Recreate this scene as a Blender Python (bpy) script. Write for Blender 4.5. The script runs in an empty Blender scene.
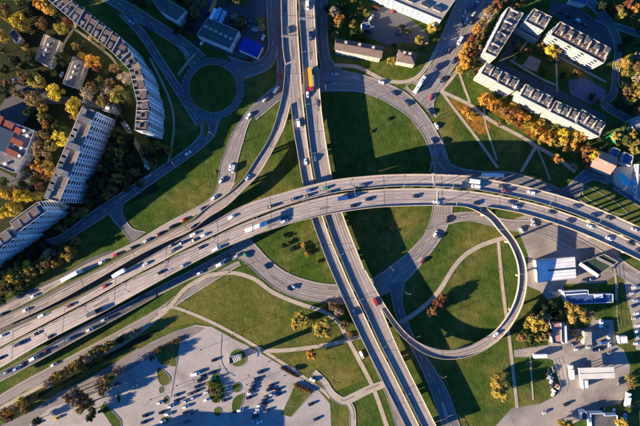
import bpy, bmesh, math, random
from mathutils import Vector, noise
random.seed(7)
R = math.radians
scn = bpy.context.scene
COL = scn.collection
# ------------------------------------------------------------------ camera, sky, sun, exposure
H = 320.0            # flying height of the camera, metres
S = 0.65             # metres on the ground per photograph pixel
cam = bpy.data.cameras.new('camera'); camo = bpy.data.objects.new('camera', cam); COL.objects.link(camo)
camo.location = (0, 0, H); camo.rotation_euler = (0, 0, 0)
cam.sensor_fit = 'HORIZONTAL'; cam.angle_x = 2*math.atan(320*S/H); cam.clip_start = 1; cam.clip_end = 9000
scn.camera = camo
AZ, EL = R(21.5), R(16.0)
world = bpy.data.worlds.new('World'); scn.world = world; world.use_nodes = True
wn = world.node_tree; bg = wn.nodes['Background']
sky = wn.nodes.new('ShaderNodeTexSky'); sky.sky_type = 'NISHITA'; sky.sun_disc = False
sky.sun_elevation = EL; sky.sun_rotation = math.atan2(-math.cos(AZ), -math.sin(AZ))
sky.air_density = 1.2; sky.dust_density = 0.1; sky.ozone_density = 6.0; sky.altitude = 200
tint = wn.nodes.new('ShaderNodeMix'); tint.data_type = 'RGBA'; tint.blend_type = 'MULTIPLY'; tint.inputs['Factor'].default_value = 1.0
tint.inputs[7].default_value = (0.36, 0.95, 1.5, 1)      # deep clear autumn sky
wn.links.new(sky.outputs[0], tint.inputs[6]); wn.links.new(tint.outputs[2], bg.inputs['Color']); bg.inputs['Strength'].default_value = 0.05
sl = bpy.data.lights.new('sun', 'SUN'); sl.energy = 5.0; sl.angle = R(0.5); sl.color = (1.0, 0.80, 0.56)
so = bpy.data.objects.new('sun', sl); COL.objects.link(so)
sd = Vector((math.cos(AZ)*math.cos(EL), math.sin(AZ)*math.cos(EL), -math.sin(EL)))
so.rotation_euler = sd.to_track_quat('-Z', 'Y').to_euler()
vs = scn.view_settings; scn.display_settings.display_device = 'sRGB'
vs.view_transform = 'Standard'; vs.look = 'None'; vs.exposure = 1.82; vs.gamma = 1; vs.use_curve_mapping = False

def W(px, py, z=0.0):
    f = (H-z)/H
    return Vector(((px-320)*S*f, (213-py)*S*f, z))

# ------------------------------------------------------------------ materials
MATS = {}
def mat(name, c1, c2=None, scale=0.15, rough=0.85, bump=0.0, bscale=2.0, fine=0.25, fscale=1.5, metal=0.0, spec=0.3, c3=None, c3scale=0.02, rnd=0.0, uvstreak=0.0, joints=0.0, lo=.35, hi=.65):
    m = bpy.data.materials.new(name); m.use_nodes = True; nt = m.node_tree; N = nt.nodes; L = nt.links
    b = N['Principled BSDF']; b.inputs['Roughness'].default_value = rough; b.inputs['Metallic'].default_value = metal
    b.inputs['Specular IOR Level'].default_value = spec
    geo = N.new('ShaderNodeNewGeometry'); pos = geo.outputs['Position']
    def nz(sc, det=4.0, ro=.6):
        t = N.new('ShaderNodeTexNoise'); t.inputs['Scale'].default_value = sc; t.inputs['Detail'].default_value = det; t.inputs['Roughness'].default_value = ro
        L.new(pos, t.inputs['Vector']); return t.outputs['Fac']
    def ramp(src, a, c):
        r = N.new('ShaderNodeMapRange'); r.inputs['From Min'].default_value = a; r.inputs['From Max'].default_value = c
        L.new(src, r.inputs['Value']); return r.outputs['Result']
    def mix(fac, A, B, mode='MIX'):
        x = N.new('ShaderNodeMix'); x.data_type = 'RGBA'; x.blend_type = mode
        if isinstance(fac, float): x.inputs['Factor'].default_value = fac
        else: L.new(fac, x.inputs['Factor'])
        for s, v in ((6, A), (7, B)):
            if isinstance(v, tuple): x.inputs[s].default_value = (*v, 1)
            else: L.new(v, x.inputs[s])
        return x.outputs[2]
    c2 = c2 or tuple(v*0.75 for v in c1)
    col = mix(ramp(nz(scale), lo, hi), c1, c2)
    if c3: col = mix(ramp(nz(c3scale, 5), .48, .68), col, c3)
    if uvstreak:
        uv = N.new('ShaderNodeUVMap'); mp = N.new('ShaderNodeMapping'); mp.inputs['Scale'].default_value = (1.1, .018, 1)
        L.new(uv.outputs[0], mp.inputs[0]); t = N.new('ShaderNodeTexNoise'); t.inputs['Scale'].default_value = 1.0; t.inputs['Detail'].default_value = 3
        L.new(mp.outputs[0], t.inputs['Vector'])
        v = N.new('ShaderNodeMapRange'); v.inputs['From Min'].default_value = .35; v.inputs['From Max'].default_value = .65
        v.inputs['To Min'].default_value = 1-uvstreak*1.3; v.inputs['To Max'].default_value = 1+uvstreak*.55; L.new(t.outputs['Fac'], v.inputs['Value'])
        hs = N.new('ShaderNodeHueSaturation'); L.new(v.outputs[0], hs.inputs['Value']); L.new(col, hs.inputs['Color']); col = hs.outputs[0]
        # wheel tracks: two darker lines in every 3.5 m lane
        w = N.new('ShaderNodeTexWave'); w.wave_type = 'BANDS'; w.bands_direction = 'X'; w.inputs['Scale'].default_value = 1/(1.75*3.2); w.inputs['Distortion'].default_value = .6; w.inputs['Detail'].default_value = 2
        L.new(uv.outputs[0], w.inputs['Vector'])
        wv = N.new('ShaderNodeMapRange'); wv.inputs['To Min'].default_value = .80; wv.inputs['To Max'].default_value = 1.07; L.new(w.outputs['Fac'], wv.inputs['Value'])
        hs2 = N.new('ShaderNodeHueSaturation'); L.new(wv.outputs[0], hs2.inputs['Value']); L.new(col, hs2.inputs['Color']); col = hs2.outputs[0]
    if fine:
        v = N.new('ShaderNodeMapRange'); v.inputs['From Min'].default_value = .3; v.inputs['From Max'].default_value = .7
        v.inputs['To Min'].default_value = 1-fine; v.inputs['To Max'].default_value = 1+fine; L.new(nz(fscale, 3), v.inputs['Value'])
        hs = N.new('ShaderNodeHueSaturation'); L.new(v.outputs[0], hs.inputs['Value']); L.new(col, hs.inputs['Color']); col = hs.outputs[0]
    if rnd:
        oi = N.new('ShaderNodeObjectInfo'); v = N.new('ShaderNodeMapRange'); v.inputs['To Min'].default_value = 1-rnd; v.inputs['To Max'].default_value = 1+rnd
        L.new(oi.outputs['Random'], v.inputs['Value']); hs = N.new('ShaderNodeHueSaturation'); L.new(v.outputs[0], hs.inputs['Value'])
        h = N.new('ShaderNodeMapRange'); h.inputs['To Min'].default_value = .5-rnd*.05; h.inputs['To Max'].default_value = .5+rnd*.05; L.new(oi.outputs['Random'], h.inputs['Value'])
        L.new(h.outputs[0], hs.inputs['Hue']); L.new(col, hs.inputs['Color']); col = hs.outputs[0]
    L.new(col, b.inputs['Base Color'])
    if bump:
        bp = N.new('ShaderNodeBump'); bp.inputs['Distance'].default_value = bump; bp.inputs['Strength'].default_value = 1
        L.new(nz(bscale, 5, .65), bp.inputs['Height']); L.new(bp.outputs[0], b.inputs['Normal'])
    MATS[name] = m; return m

mat('grass', (.033,.066,.009), (.058,.088,.015), scale=.045, bump=.35, bscale=.6, fine=.28, fscale=.22, c3=(.125,.110,.028), c3scale=.028, rough=1, spec=.1)
mat('meadow', (.058,.078,.014), (.13,.115,.026), scale=.035, bump=.3, bscale=.6, fine=.25, fscale=.25, rough=1, spec=.1)
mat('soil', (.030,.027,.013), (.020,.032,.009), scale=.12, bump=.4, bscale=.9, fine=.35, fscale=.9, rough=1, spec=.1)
mat('leaf_litter', (.34,.13,.02), (.07,.07,.015), scale=.3, bump=.3, bscale=1.2, fine=.5, fscale=1.0, rough=1, spec=.1)
mat('ring_asphalt', (.26,.225,.205), (.20,.175,.165), scale=.06, uvstreak=.18, fine=.10, fscale=1.2, bump=.02, bscale=3)
mat('deck_asphalt', (.37,.31,.275), (.31,.26,.235), scale=.05, uvstreak=.22, fine=.09, fscale=1.0, bump=.02, bscale=3)
mat('bridge_asphalt', (.27,.225,.20), (.35,.29,.25), scale=.05, uvstreak=.3, fine=.1, fscale=1.0, bump=.02, bscale=3)
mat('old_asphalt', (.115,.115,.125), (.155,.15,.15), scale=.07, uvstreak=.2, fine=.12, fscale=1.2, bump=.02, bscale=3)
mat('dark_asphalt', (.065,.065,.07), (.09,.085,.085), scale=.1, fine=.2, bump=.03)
mat('footpath', (.38,.32,.24), (.30,.255,.20), scale=.2, fine=.15, bump=.02)
mat('yard', (.33,.28,.235), (.25,.215,.185), scale=.045, fine=.13, fscale=.7, bump=.04, bscale=1.2, c3=(.15,.125,.11), c3scale=.03)
mat('parking', (.34,.30,.27), (.285,.255,.235), scale=.05, fine=.10, fscale=.7, bump=.02, c3=(.22,.19,.18), c3scale=.06)
mat('concrete', (.42,.33,.235), (.33,.27,.20), scale=.2, fine=.18, fscale=1.0)
mat('pale_concrete', (.50,.43,.34), (.42,.36,.30), scale=.15, fine=.15)
mat('patch_dark', (.13,.115,.105), (.17,.15,.14), scale=.3)
mat('patch_light', (.36,.31,.28), (.30,.26,.24), scale=.3)
mat('kerb', (.36,.33,.29), scale=.3)
mat('paint', (.60,.59,.56), (.36,.35,.33), scale=.6, fine=.2, fscale=2)
mat('steel', (.34,.34,.34), rough=.5, metal=.4)
mat('curtain', (.34,.33,.30), (.25,.25,.24), scale=.5, rough=.5)
mat('glass', (.03,.045,.07), (.05,.07,.10), scale=.3, rough=.12, spec=.6, fine=0)
mat('frame_white', (.72,.73,.72), fine=.05)
mat('panel_blue', (.66,.73,.80), (.52,.60,.70), scale=.2, fine=.15)
mat('panel_white', (.66,.66,.64), (.54,.55,.55), scale=.15, fine=.12)
mat('brick_cream', (.50,.43,.32), (.40,.34,.25), scale=.2, fine=.15)
mat('plaster', (.46,.385,.28), (.36,.30,.22), scale=.2, fine=.15)
mat('bitumen', (.06,.06,.065), (.11,.105,.10), scale=.12, fine=.25, fscale=.8, c3=(.10,.09,.085), c3scale=.08)
mat('bitumen_tan', (.24,.18,.135), (.13,.105,.09), scale=.12, fine=.25, fscale=.8, c3=(.12,.10,.095), c3scale=.09)
mat('bitumen_grey', (.12,.115,.12), (.08,.078,.085), scale=.12, fine=.2, fscale=.8, c3=(.24,.22,.20), c3scale=.1)
mat('parapet_metal', (.36,.34,.31), rough=.6, fine=.15)
mat('roof_tan', (.44,.30,.19), (.30,.21,.14), scale=.3, fine=.25)
mat('roof_brown', (.135,.09,.075), (.10,.075,.065), scale=.2, fine=.2)
mat('roof_red', (.22,.04,.025), (.14,.035,.025), scale=.2, fine=.2)
mat('roof_blue', (.006,.022,.30), (.01,.02,.22), scale=.2, fine=.1, rough=.5)
mat('roof_navy', (.045,.10,.21), (.035,.075,.17), scale=.2, fine=.15)
mat('roof_teal', (.012,.035,.075), (.01,.03,.06), scale=.2, fine=.12)
mat('roof_pale', (.62,.60,.50), (.52,.51,.44), scale=.2, fine=.08)
mat('roof_grey', (.30,.27,.24), (.24,.22,.2), scale=.2, fine=.15)
mat('roof_pink', (.46,.22,.17), (.38,.19,.15), scale=.2, fine=.15)
mat('roof_shade_green', (.018,.045,.03), (.03,.05,.03), scale=.2, fine=.2)  # workshop roof, its shade put into the dark green
mat('rust', (.35,.16,.05), (.25,.1,.04), scale=.5)
mat('pool_water', (.03,.50,.62), rough=.1, fine=.05)
mat('playground', (.13,.13,.17), (.11,.11,.14), scale=.2)
mat('sand', (.34,.26,.20), scale=.2)
mat('net_green', (.02,.35,.12), scale=.3)
mat('bark', (.10,.075,.055), scale=1.0)
mat('tyre', (.02,.02,.02), fine=0)
mat('hedge_red', (.14,.025,.02), (.09,.03,.02), scale=.5, rough=1, bump=.2)
PAINTS = {'white':(.78,.78,.77),'silver':(.42,.43,.45),'black':(.014,.015,.018),'grey':(.09,.095,.11),'blue':(.02,.07,.24),'red':(.42,.02,.02),'dark red':(.14,.012,.012),'green':(.03,.20,.10),'yellow':(.62,.38,.02),'pale blue':(.30,.42,.55),'navy':(.012,.025,.08),'orange':(.60,.22,.05),'beige':(.42,.36,.27)}
for k, c in PAINTS.items(): mat('paint_'+k, c, c, fine=.03, rough=.28, spec=.5, metal=0.0)
LEAF = {'yellow':((.60,.42,.03),(.42,.31,.025)),'orange':((.50,.22,.03),(.34,.17,.025)),'olive':((.20,.165,.03),(.28,.20,.035)),
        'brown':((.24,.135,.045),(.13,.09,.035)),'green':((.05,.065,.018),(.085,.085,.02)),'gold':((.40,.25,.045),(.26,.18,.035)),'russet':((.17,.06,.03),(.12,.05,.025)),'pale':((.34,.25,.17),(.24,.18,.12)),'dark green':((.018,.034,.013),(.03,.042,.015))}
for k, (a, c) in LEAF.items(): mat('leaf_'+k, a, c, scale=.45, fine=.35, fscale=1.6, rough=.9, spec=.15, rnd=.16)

# ------------------------------------------------------------------ object helpers
def link(name, me, parent=None):
    o = bpy.data.objects.new(name, me); COL.objects.link(o)
    if parent is not None: o.parent = parent
    return o
def mesh(name, verts, faces, mats, idx=None, uvs=None, smooth=False):
    me = bpy.data.meshes.new(name); me.from_pydata([tuple(v) for v in verts], [], faces)
    for m in (mats if isinstance(mats, (list, tuple)) else [mats]): me.materials.append(MATS[m])
    if idx:
        for p, i in zip(me.polygons, idx): p.material_index = i
    if uvs:
        l = me.uv_layers.new(name='UVMap')
        for p in me.polygons:
            for li in p.loop_indices: l.data[li].uv = uvs[me.loops[li].vertex_index]
    if smooth:
        for p in me.polygons: p.use_smooth = True
    me.update(); return me
def empty(name, loc, rz=0.0):
    o = bpy.data.objects.new(name, None); COL.objects.link(o); o.location = loc; o.rotation_euler = (0, 0, rz); o.empty_display_size = 1; return o
def tag(o, label, cat, group=None):
    o['label'] = label; o['category'] = cat
    if group: o['group'] = group
    return o
def struct(o, label=None, kind='structure', cat=None):
    o['kind'] = kind
    if label: o['label'] = label; o['category'] = cat or o.name.split('.')[0].replace('_', ' ')
    return o
class MB:
    def __init__(s): s.v, s.f, s.i = [], [], []
    def box(s, c, d, rz=0, mi=0, taper=1.0, top=None):
        ca, sa = math.cos(rz), math.sin(rz); b = len(s.v)
        for k, (z, t) in enumerate(((-.5, 1.0), (.5, taper))):
            for x, y in ((-.5,-.5),(.5,-.5),(.5,.5),(-.5,.5)):
                X, Y = x*d[0]*t, y*d[1]*t
                s.v.append((c[0]+X*ca-Y*sa, c[1]+X*sa+Y*ca, c[2]+z*d[2]))
        for f in ((3,2,1,0),(0,1,5,4),(1,2,6,5),(2,3,7,6),(3,0,4,7),(4,5,6,7)):
            s.f.append(tuple(b+q for q in f)); s.i.append(mi)
        if top is not None: s.i[-1] = top
        return s
    def prism(s, poly, z0, z1, mi=0, top=None, bottom=True):
        n = len(poly); b = len(s.v)
        s.v += [(p[0], p[1], z0) for p in poly]+[(p[0], p[1], z1) for p in poly]
        for k in range(n):
            s.f.append((b+k, b+(k+1)%n, b+n+(k+1)%n, b+n+k)); s.i.append(mi)
        s.f.append(tuple(range(b+n, b+2*n))); s.i.append(mi if top is None else top)
        if bottom: s.f.append(tuple(reversed(range(b, b+n)))); s.i.append(mi)
        return s
    def tube(s, a, c, r0, r1=None, n=6, mi=0):
        a, c = Vector(a), Vector(c); r1 = r0 if r1 is None else r1; d = (c-a).normalized()
        u = d.orthogonal().normalized(); w = d.cross(u); b = len(s.v)
        for p, r in ((a, r0), (c, r1)):
            for k in range(n):
                t = 2*math.pi*k/n; s.v.append(tuple(p+u*math.cos(t)*r+w*math.sin(t)*r))
        for k in range(n): s.f.append((b+k, b+(k+1)%n, b+n+(k+1)%n, b+n+k)); s.i.append(mi)
        s.f.append(tuple(reversed(range(b, b+n)))); s.i.append(mi); s.f.append(tuple(range(b+n, b+2*n))); s.i.append(mi)
        return s
    def add(s, verts, faces, mi=0):
        b = len(s.v); s.v += [tuple(v) for v in verts]
        for f in faces: s.f.append(tuple(b+q for q in f)); s.i.append(mi)
        return s
    def mesh(s, name, mats): return mesh(name, s.v, s.f, mats, s.i)
    def build(s, name, mats, parent=None): return link(name, s.mesh(name, mats), parent)
def copy_thing(root):
    r = root.copy(); COL.objects.link(r)
    for ch in root.children:
        c = ch.copy(); COL.objects.link(c); c.parent = r
        for g in ch.children:
            d = g.copy(); COL.objects.link(d); d.parent = c
    return r
def area2(p): return sum(p[k][0]*p[(k+1)%len(p)][1]-p[(k+1)%len(p)][0]*p[k][1] for k in range(len(p)))
def ccw(p): return p if area2(p) > 0 else list(reversed(p))
def inside(x, y, poly):
    r = False; n = len(poly)
    for k in range(n):
        x1, y1 = poly[k][0], poly[k][1]; x2, y2 = poly[(k+1)%n][0], poly[(k+1)%n][1]
        if (y1 > y) != (y2 > y) and x < (x2-x1)*(y-y1)/(y2-y1)+x1: r = not r
    return r
def cr(pts, n=10, closed=False):
    P = [Vector(p) for p in pts]; out = []; m = len(P)
    if m < 3 and not closed: return [P[0].lerp(P[1], t/n) for t in range(n+1)]
    for k in range(m if closed else m-1):
        if closed: a, b, c, d = P[(k-1)%m], P[k], P[(k+1)%m], P[(k+2)%m]
        else: a, b, c, d = (P[k-1] if k else P[0]*2-P[1]), P[k], P[k+1], (P[k+2] if k+2 < m else P[-1]*2-P[-2])
        for t in range(n):
            u = t/n; out.append(.5*((2*b)+(c-a)*u+(2*a-5*b+4*c-d)*u*u+(3*b-a-3*c+d)*u**3))
    if not closed: out.append(P[-1])
    return out
def resample(P, n):
    d = [0.0]
    for k in range(1, len(P)): d.append(d[-1]+(P[k]-P[k-1]).length)
    out = []; j = 0
    for k in range(n):
        t = d[-1]*k/(n-1)
        while j < len(P)-2 and d[j+1] < t: j += 1
        out.append(P[j].lerp(P[j+1], min(1, (t-d[j])/max(1e-9, d[j+1]-d[j]))))
    return out
def ordinal(n):
    w = ['first','second','third','fourth','fifth','sixth','seventh','eighth','ninth','tenth','eleventh','twelfth','thirteenth','fourteenth','fifteenth','sixteenth','seventeenth','eighteenth','nineteenth','twentieth']
    return w[n] if n < 20 else ('twenty-'+w[n-20] if n < 29 else ('thirtieth' if n == 29 else 'thirty-'+w[n-30]))

# ------------------------------------------------------------------ ground
gv = [(-4000,-4000,0),(4000,-4000,0),(4000,4000,0),(-4000,4000,0)]
struct(link('ground', mesh('ground', gv, [(0,1,2,3)], 'grass')))
LAY = [0.012]
def sheet(name, px, m, z=None, smooth=0, label=None, kind='structure', kerb=False, n=8):
    """flat patch of ground traced in plan; each one a few mm above the last"""
    if z is None: LAY[0] += .002; z = LAY[0]
    P = [W(*p) for p in px]
    if smooth: P = cr(P, n, True)
    P = ccw([(p.x, p.y) for p in P])
    o = link(name, mesh(name, [(x, y, z) for x, y in P], [tuple(range(len(P)))], m))
    if kerb:
        mb = MB(); q = len(P)
        for k in range(q):
            a, b = Vector(P[k]), Vector(P[(k+1)%q]); d = b-a
            if d.length > .05: mb.box(((a.x+b.x)/2, (a.y+b.y)/2, .14), (d.length+.1, .3, .24), math.atan2(d.y, d.x))
        mb.build('kerb', 'kerb', o)
    return struct(o)
ROADS = []      # (key, centre polyline in world, z function, polygon, half width)
def edges(Lp, Rp, zs, n):
    """left / right edges traced on the photograph at the deck's own height"""
    def side(pts):
        c = cr([Vector((p[0], p[1], 0)) for p in pts], 10); c = resample(c, n); out = []
        for k, p in enumerate(c):
            t = k/(n-1); z = zat(zs, t); out.append(W(p.x, p.y, z))
        return out
    return side(Lp), side(Rp)
def zat(zs, t):
    if not isinstance(zs, (list, tuple)): return zs
    f = t*(len(zs)-1); k = min(int(f), len(zs)-2); u = f-k
    return zs[k]*(1-u)+zs[k+1]*u
def ribbon_mesh(name, Lw, Rw, m, dz=0.0, fa=0.0, fb=1.0, split=4):
    n = len(Lw); V, F, UV = [], [], []; v = 0.0
    for k in range(n):
        if k: v += ((Lw[k]+Rw[k])/2-(Lw[k-1]+Rw[k-1])/2).length
        wd = (Rw[k]-Lw[k]).length
        for j in range(split+1):
            f = fa+(fb-fa)*j/split; p = Lw[k].lerp(Rw[k], f); V.append((p.x, p.y, p.z+dz)); UV.append((f*wd, v))
    for k in range(n-1):
        for j in range(split):
            a = k*(split+1)+j; F.append((a+1, a, a+split+1, a+split+2))
    me = mesh(name, V, F, m, uvs=UV); 
    if sum(p.normal.z for p in me.polygons) < 0: me.flip_normals()
    return me
def dashes(mb, Lw, Rw, f, dz=.02, width=.22, on=3, off=3, test=None):
    n = len(Lw); k = 0
    while k < n-1:
        for j in range(k, min(k+on, n-1)):
            a, b = Lw[j].lerp(Rw[j], f), Lw[j+1].lerp(Rw[j+1], f); d = b-a
            if d.length < 1e-4: continue
            if test and (test(a.x, a.y) or test(b.x, b.y)): continue
            s = Vector((-d.y, d.x, 0)).normalized()*width/2; up = Vector((0, 0, dz))
            mb.add([a-s+up, b-s+up, b+s+up, a+s+up], [(0,1,2,3)])
        k += on+off
def reg(key, Lw, Rw):
    poly = [(p.x, p.y) for p in Lw]+[(p.x, p.y) for p in reversed(Rw)]
    c = [(a+b)/2 for a, b in zip(Lw, Rw)]
    ROADS.append((key, c, poly, Lw, Rw)); return ROADS[-1]
GROUND_ROADS = []
def road(name, key, Lp, Rp, m='ring_asphalt', lanes=(), edge=True, kerbs=True, n=None):
    ln = sum((Vector(Lp[k+1])-Vector(Lp[k])).length for k in range(len(Lp)-1))
    n = n or max(12, int(ln*S/1.6))
    LAY[0] += .003; z = LAY[0]
    Lw, Rw = edges(Lp, Rp, 0, n)
    for p in Lw+Rw: p.z = z
    o = struct(link(name, ribbon_mesh(name, Lw, Rw, m)))
    r = reg(key, Lw, Rw); GROUND_ROADS.append((o, r, lanes, edge, kerbs)); return o
def centre(pts, w):
    """offset a traced centreline to its two edges; w in pixels, number or list"""
    c = cr([Vector((p[0], p[1], 0)) for p in pts], 6); n = len(c); L_, R_ = [], []
    for k in range(n):
        d = (c[min(k+1, n-1)]-c[max(k-1, 0)]).normalized(); s = Vector((d.y, -d.x, 0))
        ww = zat(w, k/(n-1))/2; L_.append((c[k]+s*ww)[:2]); R_.append((c[k]-s*ww)[:2])
    return L_, R_
PATHS = []
def path(pts, w=2.6, m='footpath', name='footpath'):
    if m == 'footpath':      # trodden verge either side of the path
        c_ = cr([Vector((p[0], p[1], 0)) for p in pts], 8); q = random.Random(int(pts[0][0]*7+pts[0][1])); A_, B_ = [], []
        for k in range(len(c_)):
            d = (c_[min(k+1, len(c_)-1)]-c_[max(k-1, 0)]).normalized(); s = Vector((d.y, -d.x, 0)); A_.append(tuple((c_[k]+s*(w/2+q.uniform(.1,1.3)))[:2])); B_.append(tuple((c_[k]-s*(w/2+q.uniform(.1,1.3)))[:2]))
        LAY[0] += .0005; Lw, Rw = edges(A_, B_, 0, max(8, len(c_)*2))
        for p in Lw+Rw: p.z = LAY[0]-.03
        struct(link('verge', ribbon_mesh('verge', Lw, Rw, 'meadow', split=1)))
    L_, R_ = centre(pts, w); LAY[0] += .0015
    Lw, Rw = edges(L_, R_, 0, max(8, len(L_)))
    for p in Lw+Rw: p.z = LAY[0]
    if w > 2.4: PATHS.append([(p.x, p.y) for p in Lw]+[(p.x, p.y) for p in reversed(Rw)])
    return struct(link(name, ribbon_mesh(name, Lw, Rw, m, split=1)))
# ------------------------------------------------------------------ ground patches
sheet('meadow', [(160,330),(0,430),(0,400),(80,350),(150,312),(195,290),(232,275),(262,284),(300,303),(330,325),(350,352),(365,380),(325,395),(300,375),(262,350),(225,330),(195,322)], 'meadow')
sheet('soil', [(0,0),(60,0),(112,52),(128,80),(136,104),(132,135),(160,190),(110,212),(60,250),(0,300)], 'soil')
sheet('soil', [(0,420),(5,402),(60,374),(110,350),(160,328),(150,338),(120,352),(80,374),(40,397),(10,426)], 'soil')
sheet('leaf_litter', [(452,97),(468,104),(486,118),(490,132),(478,134),(466,124),(455,110)], 'leaf_litter', smooth=1, kind='stuff')['kind'] = 'stuff'
sheet('leaf_litter', [(484,92),(520,112),(548,130),(584,142),(596,152),(570,152),(540,142),(505,120),(484,106)], 'leaf_litter', smooth=1)['kind'] = 'stuff'
sheet('courtyard_lawn', [(505,45),(527,30),(548,42),(598,70),(600,90),(603,118),(560,98),(520,80),(500,66)], 'grass')
sheet('courtyard_drive', [(524,14),(530,22),(505,64),(560,90),(606,116),(608,122),(560,100),(496,68)], 'dark_asphalt')
sheet('courtyard_drive', [(552,0),(575,6),(612,30),(616,44),(612,50),(585,34),(560,20),(548,12)], 'dark_asphalt')
sheet('sports_court', [(568,80),(586,78),(606,90),(604,101),(590,105),(570,94)], 'playground', smooth=0)
sheet('sand_court', [(530,55),(541,60),(537,72),(522,66)], 'sand')
# industrial yards on the east side
sheet('yard', [(512,220),(532,212),(570,222),(604,240),(620,252),(620,272),(604,283),(565,284),(560,296),(548,300),(540,291),(527,286),(528,255),(520,235)], 'yard')
sheet('yard', [(514,350),(530,348),(548,345),(550,322),(568,322),(570,330),(588,328),(592,320),(613,320),(616,345),(624,350),(630,366),(628,392),(620,404),(600,408),(585,418),(560,430),(492,430),(512,408),(540,404),(556,396),(560,386),(556,372),(553,360),(540,357),(514,357)], 'yard')
sheet('car_park', [(624,278),(645,276),(645,350),(636,350),(632,320),(627,300)], 'yard')
sheet('service_yard', [(196,0),(266,0),(264,40),(262,64),(230,55),(196,40),(176,24)], 'dark_asphalt')
sheet('service_yard', [(368,12),(385,6),(410,18),(430,36),(422,44),(400,42),(388,45),(366,36),(362,22)], 'old_asphalt')
sheet('drive', [(20,80),(60,96),(120,104),(122,112),(70,104),(40,104),(20,128),(0,120),(0,106)], 'dark_asphalt')
sheet('drive', [(38,168),(30,190),(8,186),(0,178),(0,170),(16,178),(34,128),(40,132)], 'dark_asphalt')
# car park of the shopping centre (south west)
sheet('parking_lot', [(20,440),(24,424),(44,404),(60,396),(84,382),(100,376),(124,360),(150,343),(176,331),(196,325),(212,327),(230,337),(262,354),(292,372),(318,390),(330,404),(332,440)], 'parking', smooth=0)
sheet('access_road', [(0,426),(26,414),(60,392),(96,374),(132,352),(152,343),(176,331),(196,326),(206,328),(190,338),(160,352),(120,376),(80,398),(50,408),(28,426),(20,440),(0,440)], 'ring_asphalt')
def island(px, smooth=1, m='grass', label=None):
    o = sheet('traffic_island', px, m, z=.21, smooth=smooth, kerb=True, n=4); return o
def disc(cx, cy, r, k=14, ry=None): return [(cx+r*math.cos(2*math.pi*t/k), cy+(ry or r)*math.sin(2*math.pi*t/k)) for t in range(k)]
island([(154,353),(181,340),(176,367),(160,364)], 0)
island([(158,367),(170,377),(168,384),(163,386),(158,380)])
island(disc(161,390,2,8,3.4)); island(disc(166,400,2.6,8,4)); island(disc(165,420,4,10,3.4)); island(disc(217.5,411.5,3.8,12,4.4))
island(disc(238,358,8.6,20)); island(disc(237,387.5,4.6,12,5))
island([(216,370),(221,380),(225,391),(222,401),(215,403),(211,400),(208,390),(211,378)])
island([(244,394),(242,404),(238,411),(233,413),(232,403),(236,396)])
island([(294,386),(311,394),(291,417),(281,415)], 0)
island([(100,408),(104,402),(121,420),(122,432),(116,432)], 0); island(disc(119,398,2,8,5))
sheet('plaza', disc(238,358,16,28,15.4), 'parking')
# ------------------------------------------------------------------ ground roads (edge polylines traced in plan)
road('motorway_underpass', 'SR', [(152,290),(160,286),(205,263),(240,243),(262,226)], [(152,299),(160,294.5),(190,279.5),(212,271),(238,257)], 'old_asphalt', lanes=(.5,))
road('ring_road', 'RS', [(243,232),(255,244),(270,260),(290,274),(320,283),(345,284),(370,279),(392,265),(410,250),(425,233),(432,213),(434,190),(433,165),(428,146),(420,130),(408,116),(395,107),(380,98.5),(362,92.5),(340,91),(318,92),(300,94),(281,99),(262,107),(250,121),(243,142),(237,165),(234,182),(225,195),(207,212)],
     [(228,252),(247,264),(260,276),(278,290),(300,299),(320,302),(345,304),(372,299),(400,286),(420,266),(440,240),(450,220),(453,200),(452,180),(448,158),(441,140),(430,120),(420,107),(409,95),(392,85.5),(370,77),(345,71),(318,69),(300,72),(281,82),(264,95),(246,113),(232,134),(225,152),(219.5,168),(218,184),(209,199),(186,213)], 'ring_asphalt', lanes=(.36,.68))
road('motorway_lane', 'A', [(222,182),(214,196),(204,204),(190,211),(168,222),(137,240.5),(113,252),(90,261.5),(60,278),(30,292),(-8,309)], [(236,182),(226,195),(206,209.5),(190,217.5),(168,229),(137,246),(113,257),(99,265),(63,283),(28,302),(-8,319)], 'deck_asphalt', lanes=(), kerbs=False)
road('dark_strip', 'A2', [(113,250),(90,258),(63,274.5),(30,290),(-8,308)], [(113,252.5),(90,262.3),(60,278.5),(30,293),(-8,312)], 'dark_asphalt', lanes=(), edge=False, kerbs=False)  # darker strip along the outer edge of the lane
road('dark_strip', 'A3', [(206,208),(190,221),(168,231),(137,247),(100,268),(64,285),(30,303),(-12,321)], [(222,216),(206,227),(190,235),(160,251),(137,263),(100,284),(60,305),(-12,343)], 'dark_asphalt', lanes=(), edge=False, kerbs=False)  # dark strip laid under the deck gaps, standing in for their shade
road('frontage_road', 'FR', *centre([(-8,407),(30,384),(80,357.5),(120,336),(155,316),(180,298),(205,283),(230,268),(240,263)], [12,11,10,8,6,4]), m='ring_asphalt', lanes=())
road('boulevard', 'WB', [(46,240),(62,234),(90,213),(125,190),(160,167),(182,152),(194,142),(201,131),(198,119),(186,108)], [(54,248),(75,236),(110,213),(135,196),(160,178),(186,160),(202,148),(214,136),(219,122),(222,112)], 'old_asphalt', lanes=(.5,))
road('slip_road', 'WC', [(106,209),(113,220),(123,231),(132,243)], [(123,201),(123,214),(132,228),(146,232)], 'old_asphalt', lanes=(), n=14)
road('street', 'NW', [(100,-12),(128,2),(160,22),(186,39),(206,56)], [(92,-6),(124,13),(160,35),(180,49),(190,66)], 'old_asphalt', lanes=(.5,))
road('street', 'NWB', *centre([(122,12),(142,34),(158,58),(176,86),(190,108),(200,124)], 8), m='old_asphalt', lanes=(.5,))
road('street', 'NE1', [(228,56),(248,62),(262,58),(268,44),(267,22),(266,-10)], [(240,80),(258,74),(272,66),(277,50),(277,22),(276,-10)], 'old_asphalt', lanes=(.5,))
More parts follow.
